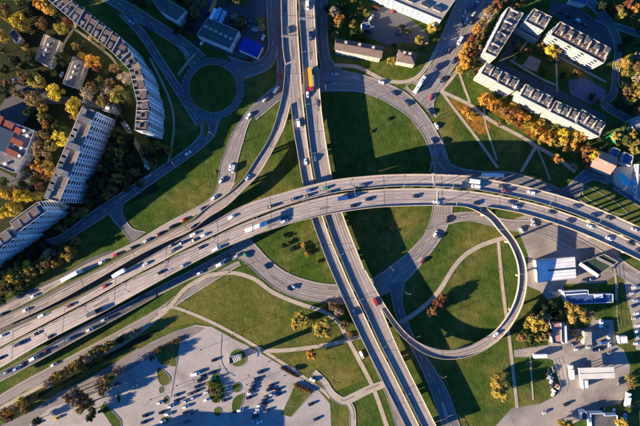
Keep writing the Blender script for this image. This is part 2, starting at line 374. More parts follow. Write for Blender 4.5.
road('street', 'N1', [(275.5,-10),(276,20),(277,60),(276,84),(266,96),(250,110)], [(285,-10),(286,20),(287,60),(286,92),(275,104),(256,120)], 'old_asphalt', lanes=(.5,))
road('street', 'N2', [(314,-10),(316,20),(318,50),(322,72)], [(327,-10),(327,20),(329,52),(334,63),(343,71)][:5], 'old_asphalt', lanes=(.5,))
road('avenue', 'AV', [(463,-14),(452,10),(440,38),(430,58),(420,74),(404,88)], [(500,-14),(487,15),(472,40),(458,62),(446,80),(434,102),(436,118)], 'ring_asphalt', lanes=(.25,.5,.75))
road('street', 'SE', [(389,285),(392,300),(396,316),(404,334),(420,366),(432,395),(444,432)], [(405,281),(402,300),(407,320),(417,343),(436,371),(448,392),(462,432)], 'old_asphalt', lanes=(.5,))
road('street', 'EA', [(440,150),(446,160),(458,167),(480,171),(510,172),(535,179),(560,189),(600,212),(648,242)], [(436,170),(446,182),(458,184),(480,186),(505,188),(535,194),(560,204),(600,228),(648,262)], 'old_asphalt', lanes=(.5,))
road('street', 'EB', [(556,190),(566,187),(577,176),(588,168),(600,170),(620,180),(650,197)], [(578,200),(581,192),(586,183),(595,180),(606,184),(624,196),(650,214)], 'old_asphalt', lanes=(.5,))
road('street', 'EC', *centre([(584,-4),(600,12),(612,28),(618,48),(616,70),(613,94),(604,104),(622,116),(650,132)], [9,8,7,7,8]), m='old_asphalt', lanes=())
road('street', 'ED', *centre([(596,18),(616,26),(640,34),(655,36)], 6), m='old_asphalt', lanes=())
road('frontage_road', 'FE', [(436,214),(452,213),(478,212),(505,219),(535,221),(560,229),(590,244),(615,259),(650,280)], [(438,230),(450,224),(470,221),(500,228),(530,234),(556,242),(584,256),(606,268),(650,294)], 'ring_asphalt', lanes=(.5,))
road('street', 'SW', [(346,300),(352,318),(362,340),(374,366),(385,392),(398,432)], [(350,296),(362,316),(374,340),(386,366),(396,392),(410,432)], 'ring_asphalt', lanes=())
road('slip_road', 'SW2', *centre([(384,384),(368,390),(352,398),(343,401),(332,394),(324,382),(314,372)], [7,8,7,6]), m='footpath', lanes=())
road('slip_road', 'SW3', *centre([(344,399),(352,410),(353,435)], 6), m='footpath', lanes=())
# footpaths
for p, w in [([(-5,412),(30,392),(80,365),(120,345),(150,324),(170,306),(185,289),(205,277),(218,274),(234,273),(254,279),(274,293),(300,304),(322,311),(338,322),(346,336),(360,362),(374,390),(388,430)], 4),
    ([(158,313),(166,308),(176,308),(200,317),(225,329),(262,350),(296,372),(322,390),(330,398)], 3), ([(266,351),(290,350),(320,346),(345,341),(368,334)], 4),
    ([(400,322),(410,317),(428,303),(441,288),(452,270),(464,256),(480,246),(500,239),(512,236)], 4.4), ([(498,238),(500,262),(504,300),(510,345),(517,408)], 3.2),
    ([(334,65),(345,65.5),(357,67),(370,73),(384,80),(402,82),(417,77),(428,64),(437,50)], 3.6),
    ([(441,91),(455,110),(475,136),(498,168)], 2.6), ([(441,91),(456,98),(470,105),(490,120),(520,136),(536,146),(560,160),(575,172)], 3.4), ([(536,146),(528,160),(521,172)], 3), ([(457,66),(463,84),(470,103)], 2.2),
    ([(440,92),(452,78),(462,62),(474,42),(490,18),(500,0)], 3), ([(484,108),(486,126),(497,160)], 1.6), ([(537,148),(544,164),(550,180)], 1.6),
    ([(513,60),(525,44),(531,36)], 2), ([(510,60),(540,78),(556,85)], 2), ([(556,62),(557,85),(557,92)], 2), ([(558,56),(580,68),(606,82)], 2), ([(548,34),(572,46),(560,60)], 1.6),
    ([(178,75),(188,62),(200,49)], 2.6), ([(76,26),(70,34),(63,46),(62,52)], 2.2), ([(73,28),(90,40),(110,56),(118,66)], 2), ([(60,0),(76,26)], 1.5), ([(112,78),(104,92),(96,104)], 1.8),
    ([(112,104),(124,124),(140,150),(148,168)], 4.4), ([(150,58),(162,82),(171,104),(174,126),(171,150),(168,163)], 2), ([(530,356),(533,400)], 1.6),
    ([(618,258),(630,267),(645,276)], 3), ([(614,268),(616,284),(616,300)], 2), ([(430,172),(434,158),(445,170)], 1)]: path(p, w)
path([(430,330),(442,372),(470,432)], 1.6, 'meadow', 'worn_track'); path([(455,312),(474,300),(492,284),(500,268)], .6, 'meadow', 'worn_track')
path([(175,196),(192,190),(212,176)], 1.6, 'meadow', 'worn_track'); pass
# roundabout
sheet('roundabout_road', disc(213,88.5,31.5,48,31), 'old_asphalt')
island(disc(213,88.5,24.2,40,24), 1)
island([(206,119),(209,128),(205,140),(203,128)], 1)
island([(606,196),(618,204),(628,214),(615,213),(600,206),(584,196),(583,189),(588,187)], 1)
island([(407,83),(418,85),(424,86),(416,92),(409,89)][:5], 1)
def patches(Lw, Rw, parent, n, dz):
    rnd = random.Random(len(Lw)*7+n); seen = []
    for mm in ('patch_dark', 'patch_light'):
        mb = MB()
        for _ in range(n):
            k = rnd.randrange(2, len(Lw)-8); ln = rnd.randint(2, 6); f = rnd.choice((.12,.3,.5,.68))+rnd.uniform(0,.04); w = rnd.uniform(.10,.2)
            if any(abs(k-q) < 9 for q in seen): continue
            seen.append(k); up = Vector((0,0,dz))
            for j in range(k, min(k+ln, len(Lw)-1)): mb.add([Lw[j].lerp(Rw[j],f)+up, Lw[j+1].lerp(Rw[j+1],f)+up, Lw[j+1].lerp(Rw[j+1],f+w)+up, Lw[j].lerp(Rw[j],f+w)+up], [(0,1,2,3)])
        if mb.v: mb.build('repair_patch', mm, parent)
# kerbs and painted lines, once every road is known
def in_other(x, y, key):
    for r in ROADS:
        if r[0] == key: continue
        if r[0] in GK and inside(x, y, r[2]): return True
    return ((x-W(213,88.5).x)**2+(y-W(213,88.5).y)**2) < (31.5*S)**2
GK = {g[1][0] for g in GROUND_ROADS}
for o, r, lanes, edge, kerbs in GROUND_ROADS:
    Lw, Rw = r[3], r[4]; mb = MB(); ks = MB(); t = lambda x, y: in_other(x, y, r[0])
    for f in lanes: dashes(mb, Lw, Rw, f, width=.2, on=2, off=3, test=t)
    if edge:
        for f in (.05, .95): dashes(mb, Lw, Rw, f, width=.16, on=1, off=0, test=t)
    if mb.v: mb.build('lane_marking', 'paint', o)
    patches(Lw, Rw, o, max(2, len(Lw)//16), .012)
    if kerbs:
        for side in (Lw, Rw):
            for k in range(len(side)-1):
                a, b = side[k], side[k+1]; d = b-a
                if d.length > .05 and not t((a.x+b.x)/2, (a.y+b.y)/2): ks.box(((a.x+b.x)/2, (a.y+b.y)/2, .12), (d.length+.15, .3, .26), math.atan2(d.y, d.x))
        if ks.v: ks.build('kerb', 'kerb', o)
mb = MB(); c0 = W(213,88.5)
for k in range(72):
    for rr in (30.6,): 
        if k % 2:
            a = 2*math.pi*k/72; mb.box((c0.x+rr*S*math.cos(a), c0.y+rr*S*math.sin(a), .10+LAY[0]), (.25, 1.1, .004), a)
struct(mb.build('road_marking', 'paint'))
# parking bay lines and the curved kerb round the plaza
mb = MB()
for (x0, y0, x1, y1, n) in ((262,372,250,398,9),(278,380,262,420,12),(200,376,190,418,11),(178,392,168,424,8),(245,376,240,390,4)):
    for k in range(n):
        c = W(x0+(x1-x0)*k/(n-1), y0+(y1-y0)*k/(n-1)); mb.box((c.x, c.y, LAY[0]+.012), (4.6, .12, .004), R(15))
struct(mb.build('road_marking', 'paint'))
mb = MB(); P = cr([W(*p) for p in [(222,334),(221,352),(222,362),(227,371),(235,376)]], 6)
for a, b in zip(P, P[1:]):
    d = b-a; mb.box(((a+b)/2+Vector((0,0,.07))), (d.length+.1, .3, .15), math.atan2(d.y, d.x))
P = [W(*p) for p in [(180,342),(176,368),(171,398)]]
for a, b in zip(P, P[1:]):
    d = b-a; mb.box(((a+b)/2+Vector((0,0,.07))), (d.length, .3, .15), math.atan2(d.y, d.x))
struct(mb.build('kerb', 'dark_asphalt'))
# ------------------------------------------------------------------ elevated roads
DECKS = []
def deck(name, label, key, Lp, Rp, zs, m, lanes, parw=.5, parh=1.15, solid=False, lamps=True, pier_step=26, thick=1.6, parm='concrete', skipL=(), skipR=()):
    ln = sum((Vector(Lp[k+1])-Vector(Lp[k])).length for k in range(len(Lp)-1)); n = max(20, int(ln*S/2.2))
    Lw, Rw = edges(Lp, Rp, zs, n); r = reg(key, Lw, Rw)
    DECKS.append(dict(name=name, label=label, key=key, L=Lw, R=Rw, m=m, lanes=lanes, parw=parw, parh=parh, solid=solid, pier=pier_step, thick=thick, parm=parm, poly=r[2], skip=(skipL, skipR)))
YN = [(-12,353),(0,348),(50,322),(93,299.5),(128,280),(158,264.5),(180,252.5),(211,237.5),(243,222.6),(274,210.5),(301,201.7),(333,194),(360,190.3),(391,187.6),(428,187.3),(460,189),(481,191.5),(513,197.5),(540,204),(571,214),(603,227),(650,248.5)]
CN = [(-12,340),(0,335),(60,307),(100,285.5),(137,264),(160,251),(190,234),(206,226),(220,218),(236,209),(255,201),(280,193.5),(301,187.5),(333,180),(360,176.6),(391,174.5),(423,174),(460,175.2),(481,178),(513,184),(549,192.5),(587,204.5),(619,217.8),(650,232)]
DS = [(-12,374.5),(3,366.5),(47,341),(100,314),(150,286.5),(184,268),(211,254),(243,240),(280,226.5),(311,218),(341,212),(370,208),(391,206.5),(423,205.5),(450,205.7),(466,206),(484,207),(513,211.5),(540,218.5),(571,229),(603,242.5),(650,265)]
ZV = [11,14,16.5,17.3,17.4,17,15.5,14]
off = lambda P, d: [(x, y+d) for x, y in P]
deck('viaduct', 'wide curving viaduct carriageway on the upper side, crossing over the paired bridges', 'C', CN, off(YN, -1.0), ZV, 'deck_asphalt', (.33,.66), lamps=True)
deck('viaduct', 'wide curving viaduct carriageway on the lower side, with the loop ramp leaving it', 'D', off(YN, 1.1), DS, ZV, 'deck_asphalt', (.27,.52,.76), pier_step=26)
deck('elevated_ramp', 'curved ramp falling from the straight bridge to run beside the viaduct', 'B', [(285,62),(284,80),(281.5,98),(273.5,127),(265,145),(255.5,160),(243,179),(227,194),(206,208),(190,221.5),(168,233),(137,249),(100,269),(64,287),(30,305),(-12,324)],
     [(291,62),(291,84),(290.5,104),(285,126),(279,139),(269,158),(258.6,175),(243,191),(227,206),(208,218),(190,231.5),(168.6,241),(137,256.6),(100,278),(49,306),(-12,334)], [7.7,7.7,7.4,7.0,6.4,5.6,5.2,5,5], 'bridge_asphalt', (.5,), solid=False)
deck('bridge', 'straight bridge carriageway nearer the roundabout, passing under the viaduct', 'WN', [(281,-12),(281.5,20),(283,50),(285,64),(288.5,90),(291,108),(293,127),(297,150),(301.5,177),(306,196),(312,220),(319,240),(329,266),(338,287),(350,314),(365,346),(379,374),(392,400),(409,434)],
     [(296.6,-12),(297.3,20),(299,45),(300.5,67),(302.5,96),(304.5,114),(307,137),(312,172),(317,195),(323.5,218),(331,240),(341,264),(350,285),(364,314),(378.5,345),(391,369),(402,391),(423,433)], 7.7, 'bridge_asphalt', (.36,.68))
deck('bridge', 'straight bridge carriageway farther from the roundabout, carrying the yellow lorry', 'EN', [(298.6,-12),(299.3,20),(301,45),(302.3,67),(304.3,96),(306.3,114),(308.8,137),(313.8,172),(318.8,195),(325.3,218),(333,240),(343,264),(352,285),(366,314),(380.5,345),(393,369),(404,391),(425,433)],
     [(313.5,-12),(315,20),(317,55),(319.5,84),(321.5,108),(325,135),(331.5,174),(337.5,198),(345,220),(353.5,242),(363,266),(372,287),(384,315),(397,346),(408,369),(420,393),(440,433)], 7.7, 'bridge_asphalt', (.36,.68))
deck('elevated_ramp', 'nearly circular loop ramp winding down from viaduct to straight bridge', 'LP', [(440,199.5),(458,200.5),(474,202.5),(486,208),(497,217),(506,228),(517,243),(525,262),(526.5,283),(522,305),(511,326),(497,341),(480,352),(461,358),(443,359),(426,354.5),(411,345),(398,332.5),(385,314),(373.5,296),(360,270)],
     [(440,206),(452,206.2),(466,207.2),(480,213),(490,220),(499,231),(509,243),(517,262),(518.6,281),(514.5,301),(505,319),(492,333.5),(476,343),(460,348.5),(444,350),(428,346.5),(413,338.5),(401,327),(391,314),(381.5,299),(374,286),(365.5,270)], [17.4,16.6,13.9,10.6,8.9,8.3,8.1,8,7.9,7.8,7.7], 'bridge_asphalt', ())
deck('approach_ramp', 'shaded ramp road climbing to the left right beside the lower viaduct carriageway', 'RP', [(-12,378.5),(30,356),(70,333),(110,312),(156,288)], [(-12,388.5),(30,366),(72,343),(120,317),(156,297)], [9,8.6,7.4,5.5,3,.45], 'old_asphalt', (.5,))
def in_deck(x, y, z, key):
    for d in DECKS:
        if d['key'] != key and inside(x, y, d['poly']):
            c = min(d['L'], key=lambda p: (p.x-x)**2+(p.y-y)**2)
            if abs(c.z-z) < 2.2: return True
    return False
rank = {'C':0,'D':0,'B':-.012,'WN':0,'EN':0,'LP':-.012,'RP':0}
for d in DECKS:
    Lw, Rw, n = d['L'], d['R'], len(d['L']); key = d['key']
    root = link(d['name'], ribbon_mesh('road_surface', Lw, Rw, d['m'], dz=rank[key], split=6)); tag(root, d['label'], d['name'].replace('_', ' '))
    # slab: sides and soffit with haunched edges
    V, F = [], []
    for a, b in zip(Lw, Rw):
        for f, dz in ((-.02,-.06),(-.02,-.7),(.16,-d['thick']),(.84,-d['thick']),(1.02,-.7),(1.02,-.06)):
            p = a.lerp(b, f); V.append((p.x, p.y, p.z+dz+rank[key]))
    for k in range(n-1):
        for j in range(5): F.append((6*k+j, 6*k+j+1, 6*k+6+j+1, 6*k+6+j))
        F.append((6*k+5, 6*k, 6*k+6, 6*k+11))
    link('deck_slab', mesh('deck_slab', V, F, 'concrete'), root)
    mk = MB(); t = lambda x, y: in_deck(x, y, Lw[0].z if False else 99, key)
    for f in d['lanes']: dashes(mk, Lw, Rw, f, dz=.02, width=.2, on=2, off=3)
    for f in (.075, .925): dashes(mk, Lw, Rw, f, dz=.02, width=.18, on=1, off=0)
    mk.build('lane_marking', 'paint', root)
    patches(Lw, Rw, root, max(3, n//12), .012+rank[key])
    jm = MB()
    for k in range(8, n-4, 17):
        a, b = Lw[k], Rw[k]; dd = b-a; jm.box(((a+b)/2+Vector((0,0,.025))), (dd.length*.95, .28, .01), math.atan2(dd.y, dd.x))
    jm.build('expansion_joint', 'dark_asphalt', root)
    for side, other in ((Lw, Rw), (Rw, Lw)):
        seg = []
        def flush(seg):
            if len(seg) < 3: return
            V, F = [], []
            for q in seg:
                p, o_ = side[q], other[q]; inn = (o_-p).normalized()*d['parw']
                for pt, z in ((p, -.3), (p, d['parh']), (p+inn*.55, d['parh']), (p+inn, .15), (p+inn, -.3)): V.append((pt.x, pt.y, p.z+z+rank[key]))
            for a in range(len(seg)-1):
                for j in range(4): F.append((5*a+j, 5*a+j+1, 5*a+6+j, 5*a+5+j))
            m_ = len(seg)-1; F.append((0,1,2,3,4)); F.append(tuple(5*m_+q for q in (4,3,2,1,0)))
            link('parapet', mesh('parapet', V, F, d['parm']), root)
        for k in range(n):
            p = side[k]
            if in_deck(p.x, p.y, p.z, key) : flush(seg); seg = []
            else: seg.append(k)
        flush(seg)
    # piers
    step = max(6, int(d['pier']/2.2))
    for k in range(step//2, n, step):
        a, b = Lw[k], Rw[k]; c = (a+b)/2; ax = math.atan2((b-a).y, (b-a).x); wd = (b-a).length
        zt = c.z-d['thick']-.1
        if zt < 2: continue
        low = False
        for g in ROADS:
            if g[0] in ('WN','EN','B') and key in 'CDLP' and inside(c.x, c.y, g[2]): low = True
        if low: continue
        pm = MB().box((c.x, c.y, zt-.6), (wd*(.45 if key == 'LP' else .75), 1.6, 1.2), ax)
        for f in ((0,) if key == 'LP' else (-.22, .22)): pm.tube((c.x+math.cos(ax)*wd*f, c.y+math.sin(ax)*wd*f, 0), (c.x+math.cos(ax)*wd*f, c.y+math.sin(ax)*wd*f, zt-1.15), .75, n=10)
        pm.build('pier', 'concrete', root)
def deck_z(px, py, key):
    """height and tangent of a road under a point of the photograph"""
    r = [q for q in ROADS if q[0] == key][0]; best = None
    for k, c in enumerate(r[1]):
        p = W(px, py, c.z); d = (c.x-p.x)**2+(c.y-p.y)**2
        if best is None or d < best[0]: best = (d, k)
    k = best[1]; c = r[1]; a, b = c[max(0, k-2)], c[min(len(c)-1, k+2)]
    return c[k].z, math.atan2((b-a).y, (b-a).x)
# painted chevrons in the gore of the straight bridge
mb = MB()
for k in range(9):
    y = 76+k*2.6; z = 7.7; c = W(290.6+k*.05, y, z); mb.box((c.x, c.y, z+.02), (2.4-.1*k, .35, .01), R(25))
# ------------------------------------------------------------------ buildings
WIN = {}
BPOLY = []
def window_mesh(w, h, m='frame_white', sill=True):
    pane = random.choice(('glass','glass','glass','curtain')); key = (round(w, 1), round(h, 1), m, pane)
    if key not in WIN:
        mb = MB()
        for x, z, sx, sz in ((-w/2+.04,0,.08,h),(w/2-.04,0,.08,h),(0,h/2-.04,w,.08),(0,-h/2+.04,w,.08),(0,0,.06,h)): mb.box((x, -.06, z), (sx, .12, sz), mi=0)
        mb.box((0, -.02, 0), (w-.1, .06, h-.1), mi=1)
        if sill: mb.box((0, -.13, -h/2-.05), (w+.15, .26, .08), mi=0)
        WIN[key] = mb.mesh('window', [m, pane])
    return WIN[key]
def balcony_mesh(w, m='panel_white'):
    key = ('b', round(w, 1), m)
    if key not in WIN:
        mb = MB().box((0, -.35, -1.25), (w, .7, .15), mi=0).box((0, -.67, -.7), (w, .06, 1.0), mi=0)
        for s in (-1, 1): mb.box((s*(w/2-.03), -.35, -.7), (.06, .66, 1.0), mi=0)
        mb.box((0, -.05, 0), (w*.7, .1, 1.8), mi=1)
        WIN[key] = mb.mesh('balcony', [m, 'glass'])
    return WIN[key]
def building(name, label, cat, poly, h, wall, roof, floors=0, bay=3.2, rim='parapet_metal', rimh=.7, wins='visible', roofitems=None, balc=None, wallbands=None, group=None, winm='frame_white', ww=1.5, wh=1.45, cap=96, z0=0):
    """flat-roofed block: roof outline traced at roof height, walls straight down"""
    P = ccw([(W(x, y, h).x, W(x, y, h).y) for x, y in poly]); n = len(P)
    cx, cy = sum(p[0] for p in P)/n, sum(p[1] for p in P)/n
    BPOLY.append(P)
    root = empty(name, (cx, cy, 0)); tag(root, label, cat, group)
    L_ = [(x-cx, y-cy) for x, y in P]
    mb = MB().prism(L_, z0, h-.02, 0); mb.build('wall', [wall], root)
    link('roof', mesh('roof', [(x*.995, y*.995, h+.03) for x, y in L_], [tuple(range(n))], roof), root)
    rm = MB()
    for k in range(n):
        a, b = Vector(L_[k]), Vector(L_[(k+1)%n]); d = b-a; u = d.normalized(); nn = Vector((u.y, -u.x))
        c = (a+b)/2-nn*.12; rm.box((c.x, c.y, h+rimh/2-.1), (d.length+.1, .34, rimh+.2), math.atan2(d.y, d.x))
    rm.build('parapet', rim, root)
    cand = []
    for k in range(n):
        a, b = Vector(L_[k]), Vector(L_[(k+1)%n]); d = b-a
        if d.length < 4 or not floors: continue
        u = d.normalized(); nn = Vector((u.y, -u.x)); mid = (a+b)/2
        vis = nn.dot(Vector((-cx-mid.x, -cy-mid.y)).normalized())
        if vis < .05: continue
        nb = max(1, int(d.length/bay)); fh = h/floors
        for f in range(floors):
            for q in range(nb):
                s = (q+.5)/nb; p = a+d*s; isb = balc and (q % balc[0] == balc[1])
                cand.append((vis, p.x, p.y, fh*(f+.55), math.atan2(d.y, d.x), isb, nn, d.length/nb))
    cand.sort(key=lambda c: (-round(c[0], 1), -c[3]))
    rest = MB()
    for i, (vis, x, y, z, a, isb, nn, bw) in enumerate(cand):
        me = balcony_mesh(bw*.96, balc[2]) if isb else window_mesh(ww, wh, winm)
        if i < cap:
            o = link('balcony' if isb else 'window', me, root); o.location = (x+nn.x*.01, y+nn.y*.01, z+(.1 if isb else 0)); o.rotation_euler = (0, 0, a)
        else:
            ca, sa = math.cos(a), math.sin(a)
            vv = [(x+v.co.x*ca-v.co.y*sa, y+v.co.x*sa+v.co.y*ca, z+v.co.z) for v in me.vertices]
            b0 = len(rest.v); rest.v += vv
            for p in me.polygons: rest.f.append(tuple(b0+q for q in p.vertices)); rest.i.append(p.material_index)
    if rest.v:
        me0 = ['frame_white' if not balc else balc[2], 'glass']
        o = rest.build('windows', me0, root); o['kind'] = 'stuff'
    # storey bands on long blocks
    if wallbands:
        bm_ = MB()
        for k in range(n):
            a, b = Vector(L_[k]), Vector(L_[(k+1)%n]); d = b-a; u = d.normalized(); nn = Vector((u.y, -u.x))
            if nn.dot(Vector((-cx, -cy)).normalized()) < .02: continue
            c = (a+b)/2+nn*.05
            for f in range(1, floors): bm_.box((c.x, c.y, h*f/floors), (d.length*.995, .16, .14), math.atan2(d.y, d.x))
        if bm_.v: bm_.build('storey_band', wallbands, root)
    def rp(x, y):   # photograph point on the roof -> local
        w = W(x, y, h); return w.x-cx, w.y-cy
    root['_h'] = h
    return root, rp, h
def roof_box(root, rp, h, x, y, sx, sy, hz, ang, m='parapet_metal', name='roof_hut', top=None):
    """small structure on a flat roof (stair head, vent, lift house); sizes in metres, ang in degrees"""
    c = rp(x, y); mb = MB().box((0, 0, hz/2), (sx, sy, hz), 0, 0).box((0, 0, hz+.06), (sx+.2, sy+.2, .12), 0, 1)
    me = mb.mesh(name, [m, top or m]); o = link(name, me, root); o.location = (c[0], c[1], h+.02); o.rotation_euler = (0, 0, R(ang)); return o
def pipes(root, rp, h, pts, m='parapet_metal'):
    for x, y in pts:
        c = rp(x, y); o = MB().tube((0,0,0), (0,0,1.1), .28, .28, 8).tube((0,0,1.1), (0,0,1.25), .42, .42, 8).build('vent', m, root); o.location = (c[0], c[1], h)
def gable(name, label, cat, poly, h, rise, wall, roofm, floors=2, bay=3, axis=0, chimneys=(), group=None, hip=0.0, winm='frame_white'):
    """pitched roof over a rectangle traced at eaves height; corners 0-1 and 2-3 are the long sides"""
    Q = [W(x, y, h) for x, y in poly]; c = sum(Q, Vector())/4
    BPOLY.append([(p.x, p.y) for p in Q])
    root = empty(name, (c.x, c.y, 0)); tag(root, label, cat, group); q = [Vector((p.x-c.x, p.y-c.y, 0)) for p in Q]
    if area2([(p.x, p.y) for p in q]) < 0: q = [q[1], q[0], q[3], q[2]]
    MB().prism([(p.x, p.y) for p in q], 0, h).build('wall', [wall], root)
    r0 = (q[0]+q[3])/2; r1 = (q[1]+q[2])/2; e = (r1-r0); r0b = r0+e*hip; r1b = r1-e*hip
    ov = 1.06; t = .18
    e4 = [Vector((p.x*ov, p.y*ov, h-.05)) for p in q]; R0 = Vector((r0b.x*(1.03 if not hip else 1), r0b.y*(1.03 if not hip else 1), h+rise)); R1 = Vector((r1b.x*(1.03 if not hip else 1), r1b.y*(1.03 if not hip else 1), h+rise))
    V = e4+[R0, R1]; V += [v+Vector((0,0,t)) for v in V]
    F = [(6,7,11,10),(8,9,10,11),(9,6,10),(7,8,11),(0,1,7,6),(1,2,8,7),(2,3,9,8),(3,0,6,9),(3,2,1,0)]
    link('roof', mesh('roof', V, F, roofm), root)
    if not hip:
        pass
    for k in range(4):
        a, b = q[k], q[(k+1)%4]; d = b-a; u = d.normalized(); nn = Vector((u.y, -u.x, 0))
        if nn.dot(Vector((-c.x, -c.y, 0)).normalized()) < .05: continue
        nb = max(1, int(d.length/bay))
        for f in range(floors):
            for s in range(nb):
                p = a+d*((s+.5)/nb); o = link('window', window_mesh(1.3, 1.35, winm), root); o.location = (p.x, p.y, h*(f+.55)/floors); o.rotation_euler = (0, 0, math.atan2(d.y, d.x))
    for t_ in chimneys:
        p = r0.lerp(r1, t_[0]); s = (q[3]-q[0]).normalized()*t_[1]; o = MB().box((0,0,1.1),(1.5,.9,2.2)).box((0,0,2.25),(1.8,1.2,.15)).build('chimney', 'brick_cream', root)
        o.location = (p.x+s.x, p.y+s.y, h+rise*.6); o.rotation_euler = (0,0,math.atan2(e.y,e.x))
    return root
# long slab block on the left
b, rp, h = building('apartment_block', 'long nine-storey slab block with pale blue balconies and three roof stair heads', 'apartment block', [(82.6,106.5),(97,111.8),(59.6,202.3),(43.9,198)], 27.5, 'panel_blue', 'bitumen_tan', floors=9, bay=2.9, balc=(2,0,'panel_white'), wallbands='frame_white', ww=1.7)
ang = -math.degrees(math.atan2(202.3-111.8, 59.6-97))
for t in (.10,.40,.70):
    x, y = 84.5+(45.5-84.5)*t, 109+(196-109)*t
    roof_box(b, rp, h, x+6, y+3, 3.4, 7, 3.0, ang, 'panel_white', top='bitumen_grey')
for t in (.04,.2,.27,.34,.5,.57,.64,.8,.87,.95):
    x, y = 84.0+(45.5-84.0)*t, 108.5+(197-108.5)*t
    roof_box(b, rp, h, x+1.5, y+.8, 5.0, 2.6, 1.1, ang, 'panel_white', name='skylight', top='bitumen_grey')
pipes(b, rp, h, [(84,118),(76,137),(68,156),(60,176),(54,190),(80,126)])
# stepped block in the lower left
for k, (pl, lb) in enumerate(([[(38.5,201.5),(46.5,212),(17,233.5),(10,222)], 'pale blue stepped tower block with dark roof, upper half nearest the long slab'], [[(11,227),(17.5,236.5),(-12,258),(-19,247)], 'pale blue stepped tower block, lower half at the edge by the yellow trees'], [[(-20,248),(-12.5,258.5),(-66,301),(-74,290)], 'pale blue stepped tower block, part that runs out of the photo'])):
    b, rp, h = building('apartment_block', lb, 'apartment block', pl, 27.5, 'panel_blue', 'bitumen', floors=9, bay=3.0, balc=(2,1,'panel_white'), wallbands='frame_white')
    c = (sum(p[0] for p in pl)/4, sum(p[1] for p in pl)/4)
    for q in (-10,-1,8): roof_box(b, rp, h, c[0]+q, c[1]-q*.72, 4, 4.5, 2.2, 36, 'panel_white', top='roof_brown')
    pipes(b, rp, h, [(c[0]-6, c[1]+7), (c[0]+6, c[1]-2)])
building('stair_wing', 'low grey wing joining the stepped tower block to the long slab', 'building', [(44,201),(54,200),(66,208),(50,214)], 9, 'panel_white', 'roof_grey', floors=3)
# curving row of tall blocks
segs = [([(44.5,-3),(61,-8),(85.4,10),(77.6,24.8)], 'curving tower row, section at the top edge with pale roof patch'), ([(77.4,24.5),(85.3,10),(120.8,37.2),(112.6,52.6)], 'curving tower row, long section above the forked footpath'),
        ([(112.3,52.4),(120.7,37),(140.5,66.8),(129.4,69.8)], 'curving tower row, short diagonal section at the bend'), ([(129.4,69.6),(140.6,66.6),(149.2,100.6),(137.2,101.6)], 'curving tower row, blue-fronted section facing the roundabout'),
        ([(137.4,101.3),(149.7,100.2),(147.7,131.6),(135.2,130.4)], 'curving tower row, end section nearest the boulevard')]
for k, (pl, lb) in enumerate(segs):
    b, rp, h = building('apartment_block', lb, 'apartment block', pl, 27.5+(.5,0,.4,-.1,.3)[k], 'panel_blue' if k > 1 else 'panel_white', 'bitumen_tan' if k else 'roof_grey', floors=9, bay=3.1, balc=(3,1,'panel_white') if k > 1 else None, wallbands='frame_white' if k > 1 else None, cap=80)
    a, c, d, e = [Vector(p) for p in pl]; long0, long1 = (a, d) if k < 0 else (None, None)
    # dark recessed loggias and cross walls along the roof
    if k in (0, 1, 2): u0, u1, v0, v1 = a, e, c, d
    else: u0, u1, v0, v1 = a, e, c, d
    if k in (0, 1, 2): A0, A1, B0, B1 = pl[0], pl[3], pl[1], pl[2]
    else: A0, A1, B0, B1 = pl[0], pl[3], pl[1], pl[2]
    A0, A1, B0, B1 = map(Vector, (A0, A1, B0, B1)); nseg = max(2, int((A1-A0).length/9))
    for q in range(nseg+1):
        t = (q+.02)/(nseg+.04); p0, p1 = A0.lerp(A1, t), B0.lerp(B1, t); w0, w1 = rp(*p0), rp(*p1)
        dx, dy = w1[0]-w0[0], w1[1]-w0[1]; o = MB().box((0,0,.7), (math.hypot(dx, dy)*.97, .35, 1.4)).build('cross_wall', 'parapet_metal', b)
        o.location = ((w0[0]+w1[0])/2, (w0[1]+w1[1])/2, h); o.rotation_euler = (0, 0, math.atan2(dy, dx))
    for q in range(nseg):
        t = (q+.5)/nseg; p0, p1 = A0.lerp(A1, t), B0.lerp(B1, t); g = p0.lerp(p1, .3); w0, w1 = rp(*p0), rp(*p1)
        an = math.degrees(math.atan2(w1[1]-w0[1], w1[0]-w0[0]))
        roof_box(b, rp, h, g.x, g.y, random.uniform(1.6,3), random.uniform(1.6,2.6), random.uniform(1,2), an, 'bitumen_grey', top='bitumen_grey')
        g = p0.lerp(p1, .72); roof_box(b, rp, h, g.x, g.y, 3.0, 3.6, 1.0, an, 'bitumen_tan', name='skylight', top='roof_brown')
        g = p0.lerp(p1, .12); pipes(b, rp, h, [(g.x, g.y)])
# small buildings among the trees
for pl, lb in (([(44.5,34),(61,41.3),(50.5,67),(34.5,60)], 'two-storey house with bright side strips and dark roof, beside the forked footpath'), ([(73,56),(86.5,62.5),(77,88),(62.5,83.5)], 'two-storey house with bright side strips and dark roof, beside the orange tree')):
    b, rp, h = building('small_house', lb, 'house', pl, 5, 'plaster', 'roof_tan', floors=2, bay=3, rimh=.25)
    a, c, d, e = map(Vector, pl); mid0, mid1 = (a+c)/2, (d+e)/2; m = (mid0+mid1)/2; w0, w1 = rp(*mid0), rp(*mid1); an = math.degrees(math.atan2(w1[1]-w0[1], w1[0]-w0[0]))
    roof_box(b, rp, h, m.x, m.y, (mid1-mid0).length*S*.86, 5.2, .7, an, 'bitumen', name='roof_lantern', top='bitumen')
    for t in (.3,.5,.7): 
        p = mid0.lerp(mid1, t); o = roof_box(b, rp, h, p.x-.5, p.y, 1.2, .8, 1.5, an, 'panel_white', name='chimney')
b, rp, h = building('garage', 'small dark-roofed garage beside the bright yellow trees', 'garage', [(9,34),(14,29),(22,39),(17,44)], 3.5, 'plaster', 'bitumen')
b, rp, h = building('school', 'grey U-shaped school with red roof strips at the left edge', 'school', [(-20,112),(2,119),(35,131),(26,154),(15,173),(0,167),(-22,160)], 9, 'panel_white', 'bitumen_grey', floors=3)
